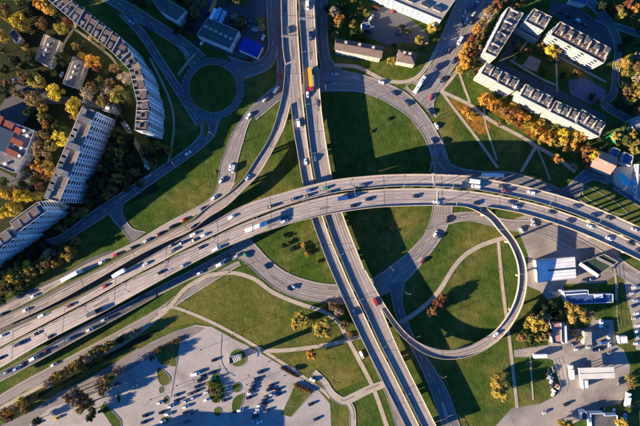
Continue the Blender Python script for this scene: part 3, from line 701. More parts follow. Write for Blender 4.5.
for x, y, sx, sy in ((10,125,3.5,6),(19,131,3.6,4),(18,142,3.4,8),(13,153,3.4,8),(1,121,6,2.6)): roof_box(b, rp, h, x, y, sx, sy, 1.2, 65, 'roof_red', name='red_roof')
roof_box(b, rp, h, -1, 138, 15, 14, .9, -22, 'panel_white', name='glazed_court', top='roof_teal')
for x, y in ((25,131),(28,136),(22,148),(20,156),(6,164)): roof_box(b, rp, h, x, y, 1.6, 1.6, 1.2, 20, 'panel_white', name='vent')
b, rp, h = building('kiosk', 'small pale cluttered kiosk between the slab block and the tower row', 'kiosk', [(104,104),(114,107),(112,113),(102,110)], 4, 'panel_white', 'roof_grey')
roof_box(b, rp, h, 108, 108.5, 2.5, 2, 1.2, -15, 'panel_white'); 
# upper left, across the street
building('office_block', 'dark-roofed office block with pale end at the top edge', 'office', [(148,-6),(158,-6),(187,11),(177,21),(160,11)], 10, 'panel_white', 'bitumen', floors=3)
b, rp, h = building('warehouse', 'dark-roofed warehouse with bright front walls near the roundabout', 'warehouse', [(197,35),(208,18),(239,31),(230,49)], 8, 'frame_white', 'bitumen', floors=2, bay=3.4)
for q in range(6): roof_box(b, rp, h, 206+q*5, 27+q*2.4, 2.2, 1.4, .8, -24, 'parapet_metal', name='skylight')
b = gable('blue_hall', 'small hall with vivid blue metal roof beside the corner street', 'hall', [(244.5,37.5),(262.5,45.5),(257,57),(238.8,49)], 6, 1.6, 'panel_white', 'roof_blue', floors=1, bay=5)
# north, right of the bridges
b = gable('long_house', 'long cream two-storey house with brown roof above the ring road', 'house', [(337,38.5),(382.5,46.5),(380.5,58),(335.5,49.5)], 9, 2.4, 'brick_cream', 'roof_brown', floors=3, bay=3.0, chimneys=((.2,-1.2),(.5,-1.4),(.8,-1.2)))
b = gable('corner_house', 'small cream house with hipped brown roof beside the avenue', 'house', [(399,49.5),(417,53),(414.5,64.5),(396.5,61)], 7.5, 2.6, 'brick_cream', 'roof_brown', floors=2, bay=3, hip=.3, chimneys=((.4,-1.5),(.7,-1.5)))
b, rp, h = building('long_hall', 'large hall with grey roof and long white windowed front at the top edge', 'hall', [(372,-8),(388,-26),(462,-10),(441,20.5)], 12, 'panel_white', 'roof_grey', floors=4, bay=3.2)
for t in (.15,.4,.65,.85): roof_box(b, rp, h, 386+t*60, -8+t*20, 5, 2.4, 1.3, -24, 'parapet_metal', name='skylight', top='glass')
building('kiosk', 'tiny pale kiosk beside the boxy car yard near the top hall', 'kiosk', [(361,24),(369,22),(371,28),(363,30)], 3.5, 'panel_white', 'roof_navy')
# north-east estate
def estate(name, label, poly, k, wallm='brick_cream', roofm='bitumen_grey', h=15, balc=None):
    b, rp, hh = building(name, label, 'apartment block', poly, h, wallm, roofm, floors=5, bay=3.1, balc=balc, cap=60, group=None)
    a, c, d, e = map(Vector, poly); w0, w1 = rp(*a), rp(*c); an = math.degrees(math.atan2(w1[1]-w0[1], w1[0]-w0[0])); L_ = (c-a).length
    for q in range(k):
        t = (q+random.uniform(.35,.62))/k; p = a.lerp(c, t).lerp(e.lerp(d, t), random.uniform(.22,.42))
        roof_box(b, rp, hh, p.x, p.y, random.uniform(1.8,2.8), random.uniform(2,3), random.uniform(1.2,1.8), an, 'bitumen_grey', top='bitumen')
        if random.random() < .75: pipes(b, rp, hh, [(p.x+random.uniform(-2,2), p.y+random.uniform(1,3))])
        p = a.lerp(c, (q+.92)/k-.02).lerp(e.lerp(d, (q+.92)/k-.02), .45); roof_box(b, rp, hh, p.x, p.y, .6, 5.2, 1.2, an, 'pale_concrete', name='chimney')
        p = a.lerp(c, (q+.3)/k).lerp(e.lerp(d, (q+.3)/k), .7); pipes(b, rp, hh, [(p.x, p.y)])
    return b
estate('apartment_block', 'wing of the U-shaped estate running beside the avenue, dark stepped roof', [(484.5,52.5),(508,7),(523.5,13.5),(496,57.5)], 4)
estate('apartment_block', 'short north wing of the U-shaped estate with white roof vents', [(533.7,8.6),(552,17.3),(543,31),(524.5,21.5)], 2)
building('link_block', 'low link between the two northern wings of the estate', 'building', [(519,19),(526,23),(541,33),(537,41),(516,28)], 6, 'brick_cream', 'roof_navy', floors=2)
row = [([(486.5,62.6),(503,70.8),(496.5,82),(480.5,73.5)], 'first section of the cream estate row, at its end beside the avenue'), ([(503.5,71.6),(520,79.8),(513.5,91.5),(497,83)], 'second section of the cream estate row, above the orange trees'),
       ([(525.5,84),(553.5,97.5),(547,110),(519.5,96)], 'third section of the cream estate row, in the middle, longest facade'), ([(555.5,100.5),(580.5,111.5),(574.5,124),(549.5,112)], 'fourth section of the cream estate row, beside the yellow tree'),
       ([(582,109.5),(605.5,123.5),(598.5,137),(575.5,124)], 'last section of the cream estate row, at its lower end')]
for k, (pl, lb) in enumerate(row): estate('apartment_block', lb, pl, 2 if k < 2 else 3, 'plaster')
building('stair_tower', 'narrow pale stair tower between second and third sections of estate row', 'building', [(520,83),(525,85.5),(520,93),(515,90.5)], 11, 'plaster', 'bitumen', floors=3)
b = estate('apartment_block', 'separate five-storey block with brown roof and bright white balconies behind the courtyard', [(560,21.6),(611.5,49),(603,63.5),(550,35)], 6, 'plaster', 'roof_brown', balc=(3,1,'panel_white'))
building('shed', 'blue-roofed shed at the top edge above the separate block', 'shed', [(574,-6),(590,-4),(586,5),(570,1)], 5, 'panel_white', 'roof_navy')
# houses at the right edge
b = gable('villa', 'villa with pink tiled roof below the estate row', 'house', [(600,151),(617,158),(609,175),(591,166)], 5, 3.4, 'plaster', 'roof_pink', floors=2, chimneys=((.5,.8),))
b, rp, h = building('pool_house', 'white modern house with blue roof light beside the swimming pool', 'house', [(638,164),(656,170),(653,206),(637,198)], 4.5, 'frame_white', 'roof_grey', floors=1, roofitems=None)
roof_box(b, rp, h, 643, 176, 4, 4, 1, 20, 'panel_white', name='skylight', top='glass')
building('guest_house', 'small blue-roofed annex between the villa and the swimming pool', 'house', [(624,152),(633,156),(631,166),(621,163)], 4, 'frame_white', 'roof_navy', floors=1)
sheet('pool_terrace', [(612,168),(622,166),(645,166),(645,200),(632,196),(614,184)], 'pale_concrete')
pl = empty('swimming_pool', (0,0,0)); tag(pl, 'small kidney-shaped turquoise swimming pool beside the white house', 'swimming pool')
P = cr([W(*p) for p in ((620,174),(624,173),(628,178),(633,181),(633,186),(627,186),(621,181))], 6, True)
link('water', mesh('water', [(p.x,p.y,.34) for p in P], [tuple(range(len(P)-1))], 'pool_water'), pl)
mb = MB()
for a, c in zip(P, P[1:]+P[:1]): d = c-a; mb.box(((a.x+c.x)/2,(a.y+c.y)/2,.26),(d.length+.1,.5,.26),math.atan2(d.y,d.x))
mb.build('coping', 'frame_white', pl)
building('shed', 'blue shed roof in the shade beside the pink-roofed villa', 'shed', [(613,147),(620,150),(616,158),(609,154)], 3.5, 'plaster', 'roof_navy')
building('row_garage', 'pale garage at the right edge north of the pool house', 'garage', [(629,120),(648,112),(650,122),(633,130)], 4, 'panel_white', 'roof_grey')
# green netting frame
nt = MB(); 
for q in range(5): a_, c_ = W(608+q*4.5,136-q*3.2,0), W(612+q*4.5,144-q*3.2,0); nt.box(((a_.x+c_.x)/2,(a_.y+c_.y)/2,2.2),((c_-a_).length,.3,4.4),math.atan2((c_-a_).y,(c_-a_).x))
a_, c_ = W(606,138,4), W(630,119,4); nt.box(((a_.x+c_.x)/2,(a_.y+c_.y)/2,4.3),((c_-a_).length,.5,.3),math.atan2((c_-a_).y,(c_-a_).x))
tag(nt.build('play_frame', 'net_green'), 'bright green netted play frame beyond the end of the estate row', 'play frame')
# industrial buildings, east
b, rp, h = building('filling_station', 'ribbed white-roofed hall right of the loop ramp, its left strip shaded', 'hall', [(536,260.5),(575,256.8),(576.3,278.5),(538.5,282.5)], 4.6, 'frame_white', 'frame_white', floors=1, bay=6, rimh=.12)
mb = MB()
for q in range(7): p = rp(562, 259.6+q*3.3); mb.box((p[0], p[1], h+.06), (18.6, .14, .06), R(5))
mb.build('roof_rib', 'roof_grey', b)
p = rp(562,269.3); mb = MB()
for q in range(14): mb.box((p[0]-8.4+q*1.3, p[1]+(-8.4+q*1.3)*.087, h+.1), (.95, 1.3, .16), R(5))
mb.build('roof_light', 'glass', b)
b, rp, h = building('workshop', 'workshop with shade-darkened green roof and bright tilted white end wall', 'workshop', [(580,262.5),(604,254),(618,262),(598,275)], 3.6, 'roof_navy', 'roof_shade_green', floors=1, bay=4)
p0, p1 = rp(579,263.5), rp(597.5,276); o = MB().box((0,0,0),(math.hypot(p1[0]-p0[0],p1[1]-p0[1]),2.3,.5)).build('white_canopy','frame_white',b); o.location=((p0[0]+p1[0])/2,(p0[1]+p1[1])/2,h+.8); o.rotation_euler=(0,0,math.atan2(p1[1]-p0[1],p1[0]-p0[0]))
roof_box(b, rp, h, 605, 262, 12, 1.6, .5, -26, 'roof_grey', name='walkway')
b, rp, h = building('blue_warehouse', 'long blue-roofed warehouse outlined in white behind the golden tree', 'warehouse', [(563.5,291.5),(588,290),(588.5,294.5),(613,294),(613,302.5),(567,304.8)], 4.2, 'panel_white', 'roof_navy', floors=1, bay=5, rim='frame_white', rimh=.3)
roof_box(b, rp, h, 598, 296, 5, 2.4, .8, 2, 'panel_white'); roof_box(b, rp, h, 576, 294, 13, .5, .5, 4, 'frame_white', name='roof_kerb')
b, rp, h = building('shed', 'pink-roofed shed beside the yard entrance', 'shed', [(550,323),(561,322.5),(561.5,344),(552,343)], 4, 'plaster', 'roof_pink')
building('shed', 'narrow white-roofed shed alongside the pink-roofed shed', 'shed', [(563,326),(566.5,325.5),(567.5,344),(564,344)], 4, 'frame_white', 'frame_white', rimh=.1)
b = gable('grey_hut', 'grey pitched-roof hut with pale gable in the yard', 'hut', [(585,332),(584.6,344.5),(596,343.5),(595,331.2)], 5, 1.6, 'plaster', 'bitumen_grey', floors=1, bay=4)
building('utility_box', 'square white utility building on the grass beside the car park', 'shed', [(619,336.5),(627,336),(628,343.5),(620,344)], 3.2, 'frame_white', 'frame_white', rimh=.15)
# fuel canopy: roof on posts
cn = empty('fuel_canopy', W(597,373,0)); tag(cn, 'long pale canopy roof on posts in the middle of the lower yard', 'canopy'); c0_ = cn.location
Q = [W(x, y, 6.5)-c0_ for x, y in ((578.5,368.2),(614,367),(615.2,378.3),(580,379.6))]; Q = [(p.x,p.y) for p in Q]
MB().prism(ccw(Q), 5.7, 6.5).build('canopy_roof', 'roof_pale', cn)
m0, m1 = [(Q[0][k]+Q[3][k])/2 for k in (0,1)], [(Q[1][k]+Q[2][k])/2 for k in (0,1)]
MB().box(((m0[0]+m1[0])/2,(m0[1]+m1[1])/2,6.58),(math.hypot(m1[0]-m0[0],m1[1]-m0[1])*.98,.25,.2),math.atan2(m1[1]-m0[1],m1[0]-m0[0])).build('gutter','steel',cn)
for t in (.12,.37,.62,.87):
    for f in (.25,.75):
        x = (Q[0][0]*(1-t)+Q[1][0]*t)*(1-f)+(Q[3][0]*(1-t)+Q[2][0]*t)*f; y = (Q[0][1]*(1-t)+Q[1][1]*t)*(1-f)+(Q[3][1]*(1-t)+Q[2][1]*t)*f
        MB().box((x,y,2.85),(.35,.35,5.7)).build('post','steel',cn)
building('kiosk', 'small white cash kiosk below the long canopy', 'kiosk', [(583,380.5),(588,380),(588.5,389),(583.5,389.3)], 4, 'frame_white', 'frame_white', rimh=.2)
b, rp, h = building('workshop', 'dark-roofed workshop with white roof edges at the bottom edge', 'workshop', [(590,413.5),(604,413),(604.5,415.5),(617,415),(618,440),(592,440)], 4.5, 'panel_white', 'bitumen', rim='frame_white')
building('shed', 'small dark shed against the bottom workshop', 'shed', [(581,412),(586,411),(587,419),(582,420)], 4, 'panel_white', 'bitumen')
# small glazed pavilion on the round island, and the tall sign beside the path
b, rp, h = building('pavilion', 'small dark triangular pavilion with white ribbed roof on the round island', 'pavilion', [(229,357),(240.5,355),(241,359.5),(229.5,364.5)], 3.6, 'panel_white', 'bitumen')
for q in range(4): roof_box(b, rp, h, 234+q*1.7, 360.2-q*1.0, .35, 3.2, .35, 25, 'frame_white', name='roof_rib')
pn = empty('pylon_sign', W(260,349.5)); tag(pn, 'tall slim blue and white advertising pylon beside the footpath, casting a long shadow', 'pylon sign')
MB().box((0,0,.3),(2.2,3.6,.6)).build('base','concrete',pn); MB().box((0,0,5.2),(.7,3.2,9.2)).build('column','paint_white',pn); MB().box((0,0,9.9),(.9,3.4,.8)).build('head','paint_blue',pn)
# block of shops just below the picture whose shadow lies on the car park
b, rp, h = building('shop_block', 'large flat-roofed shop building below the car park', 'shop', [(102,453),(150,455),(150,452),(172,450),(201,452),(201,500),(102,500)], 15, 'panel_white', 'roof_grey')
b['kind'] = 'structure'
# ------------------------------------------------------------------ vehicles
def loft(stations, n=0):
    """stations: (x, half width, z low, z high, half width at top)"""
    V, F = [], []
    for x, w, z0, z1, wt in stations:
        zm = z0+(z1-z0)*.62; V += [(x,-w*.94,z0),(x,-w,zm),(x,-wt,z1),(x,wt,z1),(x,w,zm),(x,w*.94,z0)]
    m = len(stations)
    for k in range(m-1):
        for j in range(6): a, b = 6*k+j, 6*k+(j+1)%6; F.append((a, b, b+6, a+6))
    F.append((0,1,2,3,4,5)[::-1]); F.append(tuple(6*(m-1)+q for q in range(6)))
    return V, F
def fixn(me):
    bm = bmesh.new(); bm.from_mesh(me); bmesh.ops.recalc_face_normals(bm, faces=bm.faces); bm.to_mesh(me); bm.free(); return me
def lofted(name, st, m, smooth=False): 
    V, F = loft(st); return fixn(mesh(name, V, F, m, smooth=smooth))
def wheel_mesh(r=.33, w=.22): return MB().tube((0,-w/2,0),(0,w/2,0),r,r,12,0).tube((0,-w/2-.01,0),(0,w/2+.01,0),r*.55,r*.55,8,1).mesh('wheel', ['tyre','steel'])
WH = wheel_mesh(); WHT = wheel_mesh(.5,.3)
CARS = {}
def car_proto(kind, color):
    if (kind, color) in CARS: return CARS[(kind, color)]
    root = bpy.data.objects.new({'car':'parked_car','hatch':'car','van':'van','suv':'car','truck':'lorry','boxtruck':'lorry','bus':'bus','coachtrailer':'trailer'}.get(kind, 'car'), None); pm = 'paint_'+color
    parts = []
    def part(name, me, loc=(0,0,0)): parts.append((name, me, loc))
    if kind in ('car','hatch','suv'):
        s = {'car':1.0,'hatch':.92,'suv':1.06}[kind]; hh = {'car':0,'hatch':.06,'suv':.2}[kind]; tail = -1.15 if kind == 'car' else -1.75
        part('body', lofted('body', [(-2.2*s,.72,.36,.78+hh,.62),(-2.05*s,.86,.25,.92+hh,.76),(-1.3*s,.9,.22,.96+hh,.8),(.7*s,.9,.22,.95+hh,.8),(1.5*s,.88,.22,.86+hh,.74),(2.05*s,.8,.26,.74+hh,.62),(2.22*s,.62,.36,.62+hh,.5)], pm, True))
        z0, z1 = .9+hh, 1.42+hh
        part('window_glass', fixn(mesh('window_glass', [((tail-.5)*s,-.76,z0),(1.15*s,-.76,z0),(1.15*s,.76,z0),((tail-.5)*s,.76,z0),(tail*s,-.6,z1),(.35*s,-.6,z1),(.35*s,.6,z1),(tail*s,.6,z1)], [(0,1,2,3),(4,5,6,7),(0,1,5,4),(1,2,6,5),(2,3,7,6),(3,0,4,7)], 'glass')))
        part('roof', MB().box(((tail+.35)/2*s,0,z1+.03),((.35-tail)*s,1.22,.06),0,0,.93).mesh('roof', pm))
        for x in (-1.35, 1.35):
            for y in (-.8, .8): part('wheel', WH, (x*s, y, .33))
        LHm = MB().box((2.1*s,0,.62+hh),(.12,.3,.14)).mesh('headlight','frame_white')
        for y in (-.55,.55): part('headlight', LHm, (0, y, 0))
    elif kind == 'van':
        part('body', lofted('body', [(-2.7,.92,.35,2.1,.84),(-2.6,.97,.28,2.2,.88),(1.0,.97,.28,2.2,.88),(1.75,.95,.28,1.5,.86),(2.45,.9,.3,1.15,.76),(2.65,.78,.4,.9,.66)], pm))
        part('windscreen', fixn(mesh('windscreen', [(1.05,-.8,2.2),(1.05,.8,2.2),(1.78,.82,1.53),(1.78,-.82,1.53),(1.0,-.8,2.1),(1.0,.8,2.1),(1.7,.82,1.45),(1.7,-.82,1.45)], [(0,1,2,3),(4,5,6,7),(0,1,5,4),(1,2,6,5),(2,3,7,6),(3,0,4,7)], 'glass')))
        for x in (-1.8, 1.7):
            for y in (-.85, .85): part('wheel', WH, (x, y, .35))
    elif kind in ('truck','boxtruck'):
        L_ = 11.6 if kind == 'truck' else 6.2; x0 = -L_/2-.9; x1 = x0+L_
        trc = {'yellow':'yellow','black':'grey','navy':'navy','blue':'blue'}.get(color, 'white')
        part('trailer', MB().box(((x0+x1)/2,0,2.45),(L_,2.5,2.7)).box(((x0+x1)/2,0,3.83),(L_-.3,2.3,.06),0,1).mesh('trailer', ['paint_'+trc,'paint_'+trc]))
        part('chassis', MB().box(((x0+x1)/2+.8,0,.95),(L_+1.2,1.1,.3)).mesh('chassis','tyre'))
        cc = {'yellow':'red','white':'white'}.get(color, color)
        part('cab', MB().box((x1+1.5,0,1.85),(2.2,2.45,2.5),0,0,.94).mesh('cab','paint_'+cc)); part('windscreen', MB().box((x1+2.58,0,2.3),(.08,2.1,.9)).mesh('windscreen','glass'))
        for x in ([x0+1.2,x0+2.4,x0+3.6] if kind == 'truck' else [x0+1.4])+[x1+1.6]:
            for y in (-1.05, 1.05): part('wheel', WHT, (x, y, .5))
    elif kind == 'bus':
        part('body', lofted('body', [(-6,1.15,.35,2.95,1.1),(-5.9,1.26,.3,3.05,1.18),(5.8,1.26,.3,3.05,1.18),(6,1.15,.35,2.9,1.08)], pm))
        part('window_band', MB().box((0,0,2.1),(11.6,2.56,.8)).mesh('window_band','glass')); part('roof_unit', MB().box((-2,0,3.2),(2.6,1.6,.3)).box((3,0,3.15),(1,1,.2)).mesh('roof_unit','paint_silver'))
        for x in (-3.4, 3.6):
            for y in (-1.1, 1.1): part('wheel', WHT, (x, y, .5))
    elif kind == 'coachtrailer':
        part('box', MB().box((0,0,2.1),(8.2,2.45,2.6)).mesh('box', pm)); part('chassis', MB().box((0,0,.7),(8,1.6,.25)).mesh('chassis','tyre'))
        for x in (-2.8,-1.7):
            for y in (-1.05,1.05): part('wheel', WHT, (x, y, .5))
    CARS[(kind, color)] = (root.name, parts); bpy.data.objects.remove(root); return CARS[(kind, color)]
VEH = []
def vehicle(px, py, kind, color, key=None, rev=False, ang=None, place='', group='', z=None, parked=False):
    zz, a = deck_z(px, py, key) if key else (z or 0.0, 0.0)
    if z is not None: zz = z
    if ang is not None: a = R(ang)
    if rev: a += math.pi
    p = W(px, py, zz)
    VEH.append(dict(p=p, a=a, kind=kind, color=color, place=place, group=group, px=px, py=py, z=zz+.02, parked=parked))
def run(key, place, group, items, flip=False):
    for it in items:
        x, y, col = it[:3]; kind = it[3] if len(it) > 3 else random.choice(['car','car','hatch','suv'])
        vehicle(x, y, kind, col, key, rev=flip, place=place, group=group)
run('A', 'in the outer motorway lane', 'vehicles on the outer motorway lane', [(34.5,296,'white'),(102.5,262,'white'),(117,254.5,'red'),(133,247.5,'black'),(147,240.5,'silver'),(159.5,234,'dark red'),(172.5,226.5,'black'),(184.5,219.5,'red'),(3,314,'navy'),(73,275.5,'white','truck')], True)
run('B', 'on the curved ramp', 'vehicles on the curved ramp', [(26.5,310,'white'),(248.2,177.5,'pale blue'),(194,226.5,'navy')], True)
run('C', 'on the upper viaduct carriageway', 'vehicles on the upper viaduct carriageway', [(42,315.5,'white'),(2,336,'white'),(69,306,'dark red'),(104.5,286.5,'red'),(146,264,'silver'),(172,245,'black'),(173,250.5,'grey'),(193.5,234.5,'white'),(194.5,240,'black'),(203.5,235.5,'white'),(182,243,'navy'),(231.5,217,'white'),(271,206.5,'black'),(294,199,'navy'),(309,190.5,'blue'),(308,195.5,'black'),(325,188.3,'green'),(331,192,'navy'),(356,189,'black'),(362,185.5,'grey'),(475,186.6,'white','van'),(472,181.5,'grey','boxtruck'),(502,186.5,'black'),(505,191,'dark red'),(531,192.5,'white'),(593,215.5,'navy'),(608.5,217.8,'black'),(634,229.5,'silver'),(120.7,272.6,'white','boxtruck'),(574,207,'grey')], True)
run('D', 'on the lower viaduct carriageway', 'vehicles on the lower viaduct carriageway', [(1,358,'black'),(20,343.5,'navy','van'),(37,333.5,'black'),(50.5,336.5,'black'),(95,312,'black','boxtruck'),(161,272.2,'black'),(183.5,265.5,'silver'),(201,247.5,'navy'),(217,248.5,'white','van'),(256,227,'white','truck'),(284.5,221,'white'),(285,221.5-3.8,'navy'),(344,198.2,'blue','boxtruck'),(353,206,'black'),(368,199.5,'navy'),(415.5,196.5,'black'),(436.5,202,'white'),(476,203.5,'black'),(511,202.3,'navy'),(515.5,207,'white'),(551,212,'black'),(569,221,'navy'),(590,226.5,'white'),(608.5,238.5,'white'),(630,243.3,'black'),(638,251,'navy')])
run('LP', 'on the circular loop ramp', 'vehicles on the loop ramp', [(482,210.5,'black'),(495.5,334,'white')])
run('RW', 'x', 'x', [])
run('WN', 'on the bridge nearer the roundabout', 'vehicles on the nearer bridge carriageway', [(298.5,123,'white','van'),(306,162,'white'),(354,312,'navy','van'),(289,30,'grey')], True)
run('EN', 'on the bridge farther from the roundabout', 'vehicles on the farther bridge carriageway', [(310.5,79.5,'yellow','truck'),(307.7,94.5,'white'),(317.5,103.5,'grey'),(315.5,158,'blue'),(307.5,6,'white','van'),(310.5,36.5,'navy','van'),(375.3,302,'red','van')])
run('RS', 'on the ring road', 'vehicles on the ring road', [(335,74.5,'silver'),(381.5,82.5,'white'),(394,93.5,'navy'),(406,103.5,'grey'),(429.5,112,'black'),(436.5,126,'white'),(432.5,141,'navy'),(442.5,141.5,'black'),(447.5,219.5,'black'),(435.5,233.5,'white'),(439.5,235.5,'navy'),(423,260.5,'dark red'),(294.5,287,'pale blue'),(289.5,288.5,'black'),(266.5,266.5,'navy'),(246.5,255,'green'),(233.5,169,'silver','van'),(230.5,167.3,'white'),(226,197,'black'),(249,116,'white')])
run('A', 'in the lane curving onto the motorway', 'vehicles on the lane curving onto the motorway', [(221.5,180.5,'white'),(214.5,197.5,'white'),(203,208.5,'navy')], True)
run('N1', 'on the slip road beside the bridges', 'vehicles on the slip road', [(276.3,90,'white','van'),(265.5,99.5,'silver'),(279,76,'red')], True)
run('RP', 'on the shaded ramp below the viaduct edge', 'vehicles on the shaded ramp', [(90, 329.5, 'white'), (71, 338.3, 'blue'), (47, 350.5, 'dark red'), (34.5, 358, 'white', 'van'), (40, 354.5, 'grey'), (24, 363.5, 'black'), (17, 368.5, 'pale blue'), (143, 297, 'navy'), (105, 319.5, 'silver'), (8, 371.5, 'grey')])
run('SR', 'on the shaded road beneath the viaduct', 'vehicles on the shaded road', [(200, 272.8, 'white'), (220.3, 264, 'white', 'van'), (228, 258, 'navy'), (237.5, 255.5, 'silver')])
run('FR', 'on the frontage road', 'vehicles on the frontage road', [(54.5,364.3,'white')])
run('WB', 'on the boulevard south of the roundabout', 'vehicles on the boulevard', [(148,176.5,'silver'),(188,153.5,'white'),(169,164.5,'navy'),(99,215,'grey')])
run('NW', 'on the street above the roundabout', 'vehicles on the north-west street', [(131.5,22.5,'silver'),(149,29,'navy'),(198,53.5,'grey')])
run('AV', 'on the broad avenue', 'vehicles on the broad avenue', [(419,85,'white','bus'),(459.5,41,'white','van'),(453.5,61,'navy'),(436.5,68,'navy','van'),(442,80,'black'),(430.5,97.5,'red'),(464,14,'silver'),(466,21,'white'),(470,9,'grey'),(473.5,14,'silver'),(475.5,6,'navy'),(461.5,25,'black'),(471,22,'black'),(478,0,'white'),(448,50,'grey')])
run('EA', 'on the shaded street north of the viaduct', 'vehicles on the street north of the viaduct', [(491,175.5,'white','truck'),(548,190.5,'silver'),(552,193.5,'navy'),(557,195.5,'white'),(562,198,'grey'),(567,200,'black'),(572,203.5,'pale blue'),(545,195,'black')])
run('EB', 'on the curving residential street', 'vehicles on the residential street', [(630,198.5,'blue'),(603,177,'grey')])
run('FE', 'on the street under the viaduct', 'vehicles on the frontage street', [(534,225,'silver'),(487,215.5,'grey')])
run('SW', 'on the street beside the bridges', 'vehicles on the street beside the bridges', [(361.5,354.5,'white','van'),(354,323,'black'),(361,334,'grey')])
LOT = 'in the car park'
for x, y, c, a in [(196,373.5,'white',12),(199.5,380.5,'black',15),(213.5,378.5,'green',15),(211.5,373,'navy',15),(197.5,386.5,'navy',18),(196.5,391,'black',18),(191,393.5,'grey',15),(193.5,397.5,'silver',15),(208,392,'silver',15),(207,399.5,'white',20),(186,401,'silver',15),(186,406.5,'white',12),(185,413,'black',12),(190,413.5,'navy',12),(187.5,421.5,'grey',8),
    (177,395,'grey',15),(177,400.5,'navy',15),(171,406,'white',15),(160,402.5,'white',15),(168.5,414,'white',12),(162,412.5,'black',12),(163,421,'white',10),(145.5,415.5,'black',12),(144.5,422,'navy',12),(214.5,360,'black',18),(135,385.5,'silver',15),(101.5,411,'black',15),
    (260.5,372,'navy',15),(257,379,'black',15),(254.5,382.5,'grey',15),(253,386,'navy',15),(252,389.5,'black',15),(251,393,'silver',15),(249,397.5,'black',15),(240.5,410,'white',15),(271,385.5,'black',15),(269.5,389.5,'navy',15),(272,394,'silver',15),(277.5,389.5,'black',15),(278,394.5,'navy',15),(266.5,396.5,'grey',15),(264,400,'navy',15),(264.5,403.5,'black',15),(259.5,405,'white',15),(259,409,'silver',15),(267,410.5,'grey',15),(256.5,412,'white',15),(256,416,'black',15),(254,420.5,'silver',15),(259,422,'white',15),(224,400.5,'grey',15),
    (311,404,'black',20),(316,419,'navy',25),(296,368.5,'black',160),(313,379.5,'white',150),(57.5,418,'yellow',25),(118,384,'navy',20),(36,424,'black',25),(203,376,'black',15)]:
    kind = 'bus' if (x, y) == (196,373.5) else random.choice(['car','hatch','suv'])
    vehicle(x, y, 'van' if kind == 'bus' else kind, c, ang=a+random.uniform(-4,4), place=LOT, group='cars in the big car park', z=LAY[0])
for x, y, c, a in [(634,287,'white',20),(632,293,'silver',15),(636,300,'pale blue',15),(637,313,'white',20),(634,318,'silver',15),(638,325,'white',20),(636,331,'white',20),(637,337,'silver',20),(636,343,'white',15),(633,306,'navy',15)]: vehicle(x, y, random.choice(['car','hatch','suv']), c, ang=a, place='in the parking strip at the right edge', group='cars in the edge parking', z=LAY[0])
for x, y, c, k, a in [(600,323,'white','van',80),(603,342,'blue','van',10),(573,344,'navy','car',10),(569.5,371.5,'white','boxtruck',95),(625.5,399,'white','boxtruck',80),(538.5,355,'white','coachtrailer',2),(552,293,'silver','car',-20),(603,410,'grey','car',60),(551,380,'white','car',70),(533,222,'silver','car',-60),(623.5,417,'pale blue','van',75),(553,369,'grey','car',100)]: vehicle(x, y, k, c, ang=a, place='in the industrial yards', group='vehicles in the yards', z=LAY[0])
for x, y, c, a in [(589,347,'silver',10),(594,350,'navy',5),(600,349,'black',8),(608,337,'white',80),(609,344,'silver',80),(548,372,'black',60),(549,376,'silver',60),(552,384,'navy',65),(553,393,'white',60),(610,352,'grey',30),(566,404,'black',20),(545,412,'silver',25),(613,412,'white',80),(618,382,'grey',85),(524,262,'black',70),(560,290,'silver',5),(584,281,'grey',0),(592,279,'navy',5),(521,230,'white',-40),(577,349,'silver',10)]: vehicle(x, y, random.choice(['car','hatch','suv']), c, ang=a, place='in the industrial yards', group='vehicles in the yards', z=LAY[0])
for k, (x, y, c) in enumerate([(208.5,9.5,'navy'),(213.8,8,'orange'),(214,16,'white'),(219,15.5,'pale blue'),(223.5,18.5,'pale blue')]): vehicle(x, y, 'coachtrailer', c, ang=66, place='in the row behind the warehouse', group='trailers behind the warehouse', z=LAY[0])
for x, y, c, a in [(376,8,'red',-20),(393,10,'red',70),(404,26,'navy',30),(399,33,'grey',20),(371,18,'white',60),(255,29,'white',10),(263,38,'white',70),(257,30,'silver',15),(196,41,'navy',60),(202,43,'white',60),(560,12,'navy',-25),(568,16,'black',-25),(578,21,'white',-30),(583,24,'navy',-30),(588,17,'grey',-30),(16,80,'silver',20),(24,96,'navy',60),(62,75,'white',70),(128,127,'white',-60),(147,167,'white',-40),(558,61,'navy',10),(514,45,'navy',60)]: vehicle(x, y, random.choice(['car','hatch','suv']), c, ang=a, place='in the side yards and lanes', group='cars in side yards', z=LAY[0])
NAMEK = {'car':'car','hatch':'car','suv':'car','van':'van','truck':'lorry','boxtruck':'lorry','bus':'bus','coachtrailer':'trailer'}
from collections import defaultdict
cnt = defaultdict(list)
for v in VEH: cnt[(v['place'], NAMEK[v['kind']], v['color'])].append(v)
for k_, lst in cnt.items():
    byx = max(v['px'] for v in lst)-min(v['px'] for v in lst) >= max(v['py'] for v in lst)-min(v['py'] for v in lst)
    lst.sort(key=lambda v: v['px'] if byx else v['py'])
    for i, v in enumerate(lst):
        where = ('from the left' if byx else 'from the top')
        v['label'] = f"{k_[2]} {k_[1]} {k_[0]}"+('' if len(lst) == 1 else f", {ordinal(i)} {k_[2]} {where}")
TREE0 = {}
for v in VEH:
    nk = NAMEK[v['kind']]
    if (v['kind'], v['color']) not in TREE0:
        nm, parts = car_proto(v['kind'], v['color']); root = empty(nk if nk != 'car' else 'car', (0,0,0))
        for name, me, loc in parts: o = link(name, me, root); o.location = loc
        TREE0[(v['kind'], v['color'])] = root
    else: root = copy_thing(TREE0[(v['kind'], v['color'])])
    root.location = (v['p'].x, v['p'].y, v['z']); root.rotation_euler = (0, 0, v['a'])
    tag(root, v['label'], nk, v['group'])
